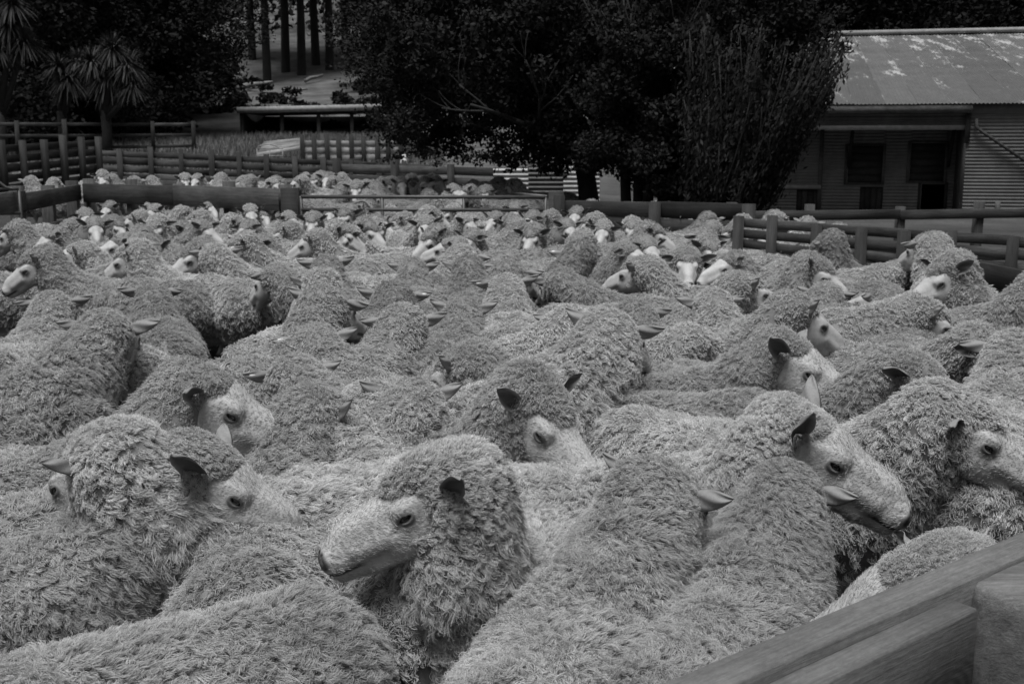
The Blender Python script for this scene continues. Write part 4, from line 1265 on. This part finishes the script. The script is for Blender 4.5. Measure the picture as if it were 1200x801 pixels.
# ---------------------------------------------------------------- the flock
# (px, py of the poll in the photograph, neck rise, body azimuth, head azimuth, nose pitch, scale, label)
# azimuths clockwise as seen from the camera: 0 = away, 90 = right, 180 = towards the camera, 270 = left
A_ = None
FLOCK = [
 # --- foreground individuals
 (506, 556, 76, 205, 256, 17, .98, 'large woolly sheep in the foreground in profile facing left with a folded-over ear'),
 (782, 572, 42, 14, 36, 20, 1.00, 'sheep seen from behind at bottom centre, neck raised, dark-lined right ear upright'),
 (932, 566, 38, 12, 22, 30, .97, 'sheep seen from behind with both bare ears out, in front of two right-facing profiles'),
 (944, 494, 50, 82, 99, 24, 1.06, 'bare-faced sheep in profile facing right with tall upright ear and smiling mouth'),
 (936, 410, 52, 80, 98, 26, 1.00, 'pale-backed sheep facing right behind the two bare-faced profiles, dark eye half closed'),
 (1085, 468, 48, 112, 97, 24, 1.04, 'woolly-necked sheep facing right at the right edge, above the front rail'),
 (1068, 420, 48, 100, 92, 30, 0.98, 'smaller shaggy sheep facing right with an upright round ear, third profile back at right'),
 (1192, 405, 48, 5, 0, 10, 1.05, 'shaggy sheep cut by the right edge, seen from behind with ears pricked'),
 (636, 474, 56, 118, 136, 34, 1.03, 'sheep at the picture centre with nose down to the right and curly fringe'),
 (480, 468, 48, 78, 352, 22, 1.00, 'sheep seen from behind with two pale ears spread level, just above the foreground profile'),
 (446, 434, 48, 350, 5, 18, 0.98, 'smooth-eared sheep seen from behind directly beyond the one with level spread ears'),
 (116, 530, 50, 252, 312, 26, 1.04, 'big curly sheep at lower left facing away left, with a long bare ear'),
 (242, 452, 60, 80, 104, 24, 1.03, 'sheep at left facing right, bare pale face and tufted crown with tag ear'),
 (262, 530, 52, 76, 108, 28, 1.0, 'low-headed sheep with upright pale ear facing right behind the big curly sheep'),
 (388, 468, 44, 0, 50, 28, 1.00, 'dark woolly sheep looking away right with a white tag in its left ear'),
 (340, 434, 46, 310, 350, 22, 0.96, 'sheep seen from behind with a wide open dark right ear and tagged left ear'),
 (338, 408, 48, 318, 350, 24, 0.96, 'narrow-headed sheep with drooping ears seen from behind, beyond the dark open ear'),
 (142, 372, 60, 58, 18, 18, 1.08, 'long-backed sheep at left seen from behind with raised round head and pricked ears'),
 (58, 350, 56, 15, 5, 20, 0.96, 'round sheep near the left edge seen from behind with both ears pricked'),
 (172, 344, 46, 356, 346, 20, 0.96, 'shaggy sheep seen from the rump beside the bare dark gap'),
 (46, 300, 60, 300, 262, 26, 1.0, 'long-bodied sheep facing left at the left side with its whole flank showing'),
 (60, 274, 60, 280, 262, 26, 1.0, 'woolly-headed sheep facing left just behind the long-bodied one'),
 (22, 266, 60, 300, 285, 22, 1.0, 'dark sheep at the left edge facing away left'),
 (148, 295, 60, 320, 290, 24, 1.0, 'sheep facing left with its hind leg showing beside the dark gap'),
 (222, 292, 60, 288, 262, 28, 1.0, 'curly-cheeked sheep facing left with long flank, behind the dark gap'),
 (318, 325, 50, 290, 310, 25, .98, None),
 (302, 343, 54, 350, 278, 24, .98, 'sheep looking left over a wide back, muzzle against the dark gap'),
 (342, 346, 62, 2, 0, 14, 1.04, 'broad sheep seen squarely from behind with pale bald crown and wrinkled nape'),
 (405, 310, 62, 0, 5, 20, 1.0, 'sheep seen from behind with tall woolly neck and round pale rump'),
 (448, 360, 49, 30, 350, 24, 1.0, None),
 (474, 388, 45, 30, 10, 24, 1.0, None),
 (482, 312, 49, 358, 0, 24, .98, None),
 (545, 318, 51, 0, 8, 24, .98, None),
 (590, 328, 61, 20, 30, 22, 1.0, None),
 (606, 345, 46, 12, 8, 20, 1.02, 'sheep with a mane of long dark crimped locks down its nape, seen from behind'),
 (656, 376, 47, 85, 20, 24, .98, None),
 (532, 424, 43, 275, 300, 26, 1.0, None),
 (702, 386, 60, 40, 20, 18, 1.10, 'sheep with thick raised neck seen from behind at centre, dark right ear'),
 (665, 325, 53, 275, 340, 22, 1.0, None),
 (748, 360, 55, 8, 350, 22, 1.0, None),
 (812, 348, 43, 345, 352, 24, 1.0, None),
 (746, 314, 53, 275, 300, 22, 1.0, None),
 (846, 402, 32, 75, 62, 30, 1.0, 'sheep with head bowed and curled pale ear, facing right at centre right'),
 (948, 362, 53, 78, 60, 24, 1.02, None),
 (968, 388, 41, 88, 75, 26, .98, None),
 (986, 350, 39, 30, 10, 26, .96, None),
 (924, 314, 49, 98, 140, 30, .98, None),
 (946, 306, 59, 80, 105, 30, .98, None),
 (1056, 312, 38, 88, 10, 22, 1.0, 'sheep with a peaked mane of crimped locks seen from behind near the right pen wall'),
 (1050, 342, 47, 20, 330, 22, .98, None),
 (1096, 360, 40, 68, 55, 28, 1.04, 'sheep with heavy knotted neck wool looking away right, beside the one facing left'),
 (1146, 316, 62, 262, 238, 32, 1.08, 'curly-fringed sheep near the right pen wall facing left with long pale nose'),
 (1240, 336, 60, 84, 80, 24, 1.02, None),
 (1086, 288, 62, 350, 322, 20, 1.10, 'sheep looking up over the right pen wall seen from behind, pale ears spread'),
 (720, 455, 24, 82, 70, 30, 1.0, None),
 (560, 366, 39, 10, 0, 30, 1.0, None),
 # bottom edge and left edge bodies
 (-420, 600, 50, 268, 260, 30, 1.06, 'curly sheep cut by the left edge at lower left, crown only'),
 (-345, 800, 40, 270, 275, 30, .98, 'broad-backed sheep filling the bottom left corner'),
 (-95, 545, 40, 100, 120, 30, 1.0, 'pale-nosed sheep at the left edge behind the curly crown'),
 (1070, 668, 46, 285, 262, 30, 1.05, 'sheep resting its long nose on the front rail'),
 (168, 440, 26, 85, 70, 30, .98, 'sheep at left with a spiky crest between its ears, facing right'),
]
# --- the middle and far rows: (px, py, head azimuth[, body azimuth])
ROWS = [
 (50, 240, 188, 120), (100, 250, 180, 140), (138, 232, 250, 280), (108, 265, 172, 110), (138, 262, 150, 90), (128, 286, 262, 280),
 (190, 256, 184, 250), (186, 243, 205, 270), (190, 222, 215, 250), (205, 226, 98, 80), (183, 292, 160, 90), (165, 274, 240, 265),
 (220, 236, 200, 180), (250, 238, 178, 150), (240, 249, 258, 280), (246, 262, 138, 95), (214, 268, 122, 100), (274, 221, 92, 85), (302, 234, 62, 80),
 (287, 249, 188, 170), (278, 258, 126, 90), (305, 262, 214, 250), (315, 247, 180, 200), (336, 256, 160, 130), (366, 255, 190, 200), (358, 234, 250, 260),
 (348, 245, 238, 250), (385, 249, 182, 180), (396, 264, 150, 100), (304, 283, 252, 272), (284, 283, 230, 270), (360, 280, 262, 275), (412, 262, 182, 160),
 (420, 239, 262, 268), (455, 239, 268, 272), (488, 242, 258, 270), (406, 252, 200, 180), (450, 256, 112, 90), (438, 266, 122, 95), (489, 264, 190, 170),
 (504, 275, 238, 260), (546, 260, 118, 90), (528, 246, 240, 262), (579, 252, 192, 180), (598, 260, 188, 160), (526, 290, 285, 275), (550, 306, 30, 60),
 (408, 275, 220, 250),  
 (637, 272, 184, 150), (663, 264, 150, 100), (672, 288, 254, 268), (702, 267, 182, 160), (741, 266, 174, 150), (722, 256, 268, 280), (757, 247, 300, 285),
 (675, 245, 200, 170), (643, 250, 258, 268), (622, 250, 200, 180), (770, 266, 112, 90), (757, 285, 148, 100), (740, 292, 120, 85), (675, 312, 330, 90),
 (805, 300, 182, 160), (813, 280, 178, 150), (832, 280, 140, 110), (821, 306, 175, 150), (850, 305, 216, 255), (808, 256, 112, 95),
 (833, 258, 62, 80), (870, 260, 30, 60), (880, 270, 100, 85), (850, 276, 62, 85), (920, 260, 60, 80), (962, 262, 5, 40), (918, 276, 270, 280),
 (945, 275, 20, 85), (975, 280, 330, 90), (1020, 288, 262, 275), (505, 246, 100, 90), (600, 244, 180, 180), (700, 244, 60, 80),
 (728, 243, 250, 260), (780, 248, 190, 180),
(885, 335, 60, 85), (90, 290, 262, 275),
 (250, 300, 350, 270), (70, 262, 262, 275), (20, 240, 200, 170), (1130, 375, 85, 88), (560, 270, 200, 180),
 (225, 255, 90, 85), (160, 250, 262, 270), (330, 270, 262, 268), (430, 250, 90, 85), (470, 252, 262, 270), (620, 265, 90, 85), (690, 256, 262, 270),
]
SECOND = [(120, 208), (137, 211), (160, 213), (186, 211), (206, 214), (232, 216), (250, 214), (263, 212), (281, 217), (300, 213), (316, 213), (327, 219), (35, 213), (62, 214)]
for k in range(46):
    u = k / 45
    SECOND.append((346 + (k * 37 % 46) / 45 * 262 + rng.uniform(-4, 4), 214 + (k * 17 % 5) * 3.6 + rng.uniform(-1, 1)))

def q_(v, st): return int(round(v / st) * st)
def poll_h(nu): return .545 + .13 * math.sin(R(nu) * .85) + .255 * math.sin(R(nu))
TAGS = {14: 1, 15: 1, 16: 1, 12: 1, 29: -1, 34: 1}
HHS = {0: 1.25, 3: 1.34, 4: 1.34, 5: 1.22, 6: 1.24, 8: 1.24, 12: 1.24, 13: 1.22, 51: 1.22, 11: 1.22, 59: 1.25}
EARROLL = {0: 118, 3: 125, 4: 125, 13: 130, 6: 125, 5: 110, 12: 115, 11: 105}
EARUP = {3: 16, 4: 8, 13: 16, 6: 6}
KNOT = {59: .35, 0: 1.75, 1: 1.1, 2: .5, 3: .35, 4: .5, 5: 1.35, 6: 1.2, 8: 1.35, 11: 1.6, 12: .6, 51: 1.6}
GAPC = [np.array(((px - 600) / F_PX * d_, d_)) for px, d_ in ((238, 4.9), (240, 5.5), (240, 6.1), (238, 6.7), (236, 7.3), (225, 7.7))]
RA_, RB_ = at_h(1020, 281, .86), at_h(1200, 317, .86)
def wall_x(y): return RA_.x + (RB_.x - RA_.x) * (y - RA_.y) / (RB_.y - RA_.y)
items = []
for i, (px, py, nu, ba, ha, hp, sc, lb) in enumerate(FLOCK):
    if py < 456 and 0 <= px <= 1100 or px > 1180: nu, sc = (round(nu * .66 + 3) if (ha > 300 or ha < 60) else round(nu * .78 + 3)), sc * 1.07
    elif i not in (0, 3, 59): nu, sc = round(nu * .92), sc * 1.02
    items.append(dict(px=px, py=py, nu=nu, ba=ba, ha=ha, hp=hp, sc=sc, label=lb, hand=True, seed=i, pen=0))
for i, (px, py, ha, ba) in enumerate(ROWS):
    nu = rng.choice([46, 52, 58]) if 95 < ha < 265 else rng.choice([36, 42, 48])
    items.append(dict(px=px, py=py, nu=int(nu), ba=ba + rng.uniform(-8, 8), ha=ha, hp=int(rng.choice([22, 30, 38])), sc=rng.uniform(.98, 1.09), label=None, hand=False, seed=100 + i, pen=0))
for i, (px, py) in enumerate(SECOND):
    ha = rng.choice([180, 195, 150, 215, 240, 120, 90, 270, 60, 300, 20, 340])
    items.append(dict(px=px, py=py, nu=int(rng.choice([34, 42])), ba=ha + rng.uniform(-50, 50), ha=ha, hp=30, sc=rng.uniform(.98, 1.09), label=None, hand=False, seed=300 + i, pen=1))
def wrap(a): return (a + 180) % 360 - 180
for it in items:
    rel = wrap(it['ba'] - it['ha'])
    rel = max(-115, min(115, rel))
    if not it['hand']: rel = q_(rel, 30)
    it['rel'] = rel
    it['nyaw'] = rel * .5
    h = poll_h(it['nu']) * it['sc']
    zg = 0.0
    p = at_h(it['px'], it['py'], h)
    if it['pen']:
        rr_ = ray(it['px'], it['py'])
        for Y_ in np.arange(15.0 + rng.uniform(0, 1.5), 20.5, .1):
            p = rr_ * (Y_ / rr_.y) + Vector((0, 0, CAM_H))
            if p.z <= h + zground(0, Y_): break
    it['d'] = p.y
    it['poll'] = (p.x, p.y)
    azw = it['ba'] + math.degrees(math.atan((it['px'] - 600) / F_PX))
    it['yaw'] = R(90 - azw)
    if not it['hand']:            # keep the number of distinct poses small far away
        it['hp'] = q_(it['hp'], 15)
def poll_local(it):
    nu_, ny = R(it['nu']), R(it['nyaw'])
    return np.array((.27 + .12 * math.cos(ny * .5) + .255 * math.cos(nu_) * math.cos(ny), .12 * math.sin(ny * .5) + .255 * math.cos(nu_) * math.sin(ny))) * it['sc']
X = np.zeros((len(items), 3))
for i, it in enumerate(items):
    c, s = math.cos(it['yaw']), math.sin(it['yaw'])
    l = poll_local(it)
    X[i] = (it['poll'][0] - (c * l[0] - s * l[1]), it['poll'][1] - (s * l[0] + c * l[1]), it['yaw'])
X0 = X.copy()
wts = np.array([.02 if it['hand'] and it['seed'] in (0, 1, 2, 3, 9, 11, 56, 57, 12, 13, 19, 20, 23) else .16 if it['d'] < 3.6 else (.4 if it['d'] < 5 else 1.0) for it in items])
BO = (-.45, -.15, .17)
def circles(X):
    out = []
    for o in BO: out.append(np.stack([X[:, 0] + np.cos(X[:, 2]) * o, X[:, 1] + np.sin(X[:, 2]) * o], 1))
    return np.stack(out, 1)
for step in range(90):
    P = circles(X)
    n_ = len(X)
    A = P.reshape(-1, 2)
    D = A[:, None] - A[None]
    dist = np.sqrt((D ** 2).sum(-1)) + 1e-6
    own = np.repeat(np.arange(n_), 3)
    ov = np.clip(.42 - dist, 0, None)
    ov[own[:, None] == own[None]] = 0
    F = (D / dist[..., None] * ov[..., None]).sum(1).reshape(n_, 3, 2)
    for g in GAPC:
        dg = P - g; rg_ = np.sqrt((dg ** 2).sum(-1, keepdims=True)) + 1e-6
        F += dg / rg_ * np.clip(.40 - rg_, 0, None) * 2.2
    mv = F.sum(1) * .22
    tq = sum(o * (np.cos(X[:, 2]) * F[:, k, 1] - np.sin(X[:, 2]) * F[:, k, 0]) for k, o in enumerate(BO))
    X[:, 0] += mv[:, 0] * wts * .38
    X[:, 1] += mv[:, 1] * wts
    X[:, 2] += np.clip(tq * .5, -.06, .06) * wts
    # pulled back towards where the photograph shows the head
    X[:, 0] += (X0[:, 0] - X[:, 0]) * .16
    X[:, 1] += (X0[:, 1] - X[:, 1]) * .03
    X[:, 2] += (X0[:, 2] - X[:, 2]) * .05
    near = np.array([it['pen'] == 0 for it in items])
    X[:, 0] = np.where(near, np.clip(X[:, 0], -5.6, wall_x(X[:, 1]) - .28), X[:, 0])

CI = CAMROT.inverted()
def proj(p):
    q = CI @ (Vector(p) - Vector((0, 0, CAM_H))); return (600 + F_PX * q.x / -q.z, 400.5 - F_PX * q.y / -q.z)
for i, it in enumerate(items):
    l = poll_local(it); c, s_ = math.cos(X[i, 2]), math.sin(X[i, 2])
    zz_ = zground(0, X[i, 1]) if it['pen'] else 0
    it['qx'], it['qy'] = proj((X[i, 0] + c * l[0] - s_ * l[1], X[i, 1] + s_ * l[0] + c * l[1], poll_h(it['nu']) * it['sc'] + zz_))
def facing(ha):
    a = ha % 360
    for lo, hi, s in ((0, 25, 'facing away'), (25, 70, 'looking away to the right'), (70, 115, 'facing right'), (115, 160, 'turned towards the right front'),
                      (160, 202, 'facing the camera'), (202, 245, 'turned towards the left front'), (245, 292, 'facing left'), (292, 335, 'looking away to the left'), (335, 360, 'facing away')):
        if lo <= a < hi: return s
ORD = 'first second third fourth fifth sixth seventh eighth ninth tenth eleventh twelfth thirteenth fourteenth fifteenth sixteenth seventeenth eighteenth nineteenth twentieth twenty-first twenty-second twenty-third twenty-fourth twenty-fifth twenty-sixth twenty-seventh twenty-eighth twenty-ninth thirtieth thirty-first thirty-second thirty-third'.split()
rest = [it for it in items if it['label'] is None and it['pen'] == 0]
rest.sort(key=lambda it: it['qy'])
ROWN = 12
for r0 in range(0, len(rest), ROWN):
    row = sorted(rest[r0:r0 + ROWN], key=lambda it: it['qx'])
    rn = ORD[r0 // ROWN]
    for k, it in enumerate(row):
        it['label'] = f"sheep {facing(it['ha'])}, {ORD[k]} from left in the {rn} row from the gate"
rest = sorted([it for it in items if it['pen'] == 1], key=lambda it: it['qx'])
for k, it in enumerate(rest):
    it['label'] = f"pale sheep {facing(it['ha'])} in the far pen, {ORD[k // 2] if 0 else (ORD[k] if k < len(ORD) else ORD[len(rest) - 1 - k])} from its {'left' if k < len(ORD) else 'right'}"
for i, it in enumerate(items):
    d = it['d']
    hi = 3 if d < 3.0 else 2 if d < 4.6 else 1 if d < 8.5 else 0
    if it['hand'] and it['seed'] in (56, 58): hi = 2
    seed = it['seed'] if hi >= 2 else it['seed'] % (3 if hi else 2)
    nu = it['nu'] if hi >= 2 else q_(it['nu'], 12)
    hp = it['hp'] if hi >= 2 else q_(it['hp'], 15)
    rel = it['rel'] if hi >= 2 else q_(it['rel'], 30)
    kn = (1.0, .5, 1.35, 1.15)[it['seed'] % 4]
    if it['hand']: kn = KNOT.get(it['seed'], kn)
    if hi < 2: kn = (1.0, .5, 1.35)[seed]
    wool = (1.0, 1.15, .85, 1.05)[it['seed'] % 4] if hi >= 2 else 1.0
    if it['hand']: wool = {59: .6, 0: 1.6, 1: 1.5, 2: 1.3, 5: 1.6, 11: 1.6, 37: 1.6, 8: 1.3, 9: 1.3, 14: 1.3}.get(it['seed'], wool)
    if d > 9: nu, hp = 48, 30
    v = sheep_variant(nu, rel * .5, rel, hp, 0, hi, wool, kn, it['seed'] % 3 if hi >= 2 else seed % 3, seed, seed % 3, hh=HHS.get(it['seed'], 1.18) if it['hand'] else 1.15)
    zg = zground(X[i, 1]) if it['pen'] else 0
    sc = it['sc']
    o = place_sheep(v, (X[i, 0], X[i, 1], zg), X[i, 2], sc, it['label'],
                    'sheep crowded in the far pen beyond the gate' if it['pen'] else 'sheep crowded in the near pen',
                    tagged=(0 if it['pen'] else TAGS.get(it['seed'], 0) if it['hand'] else (1, 0, 0, 0, -1, 0, 0)[it['seed'] % 7]), ear_up=EARUP.get(it['seed'], 0) if it['hand'] else 0, ear_roll=EARROLL.get(it['seed'], 0) if it['hand'] else 0)
print('LOD', [round(sum(len(v['fleece'].points) for k, v in VARIANTS.items() if k[5] == h) / 1e6, 1) for h in range(4)], [sum(1 for k in VARIANTS if k[5] == h) for h in range(4)])
print('pts', sum(len(v['fleece'].points) for v in VARIANTS.values()) / 1e6, 'flock', len(items), 'variants', len(VARIANTS), 'time', time.time() - T0)
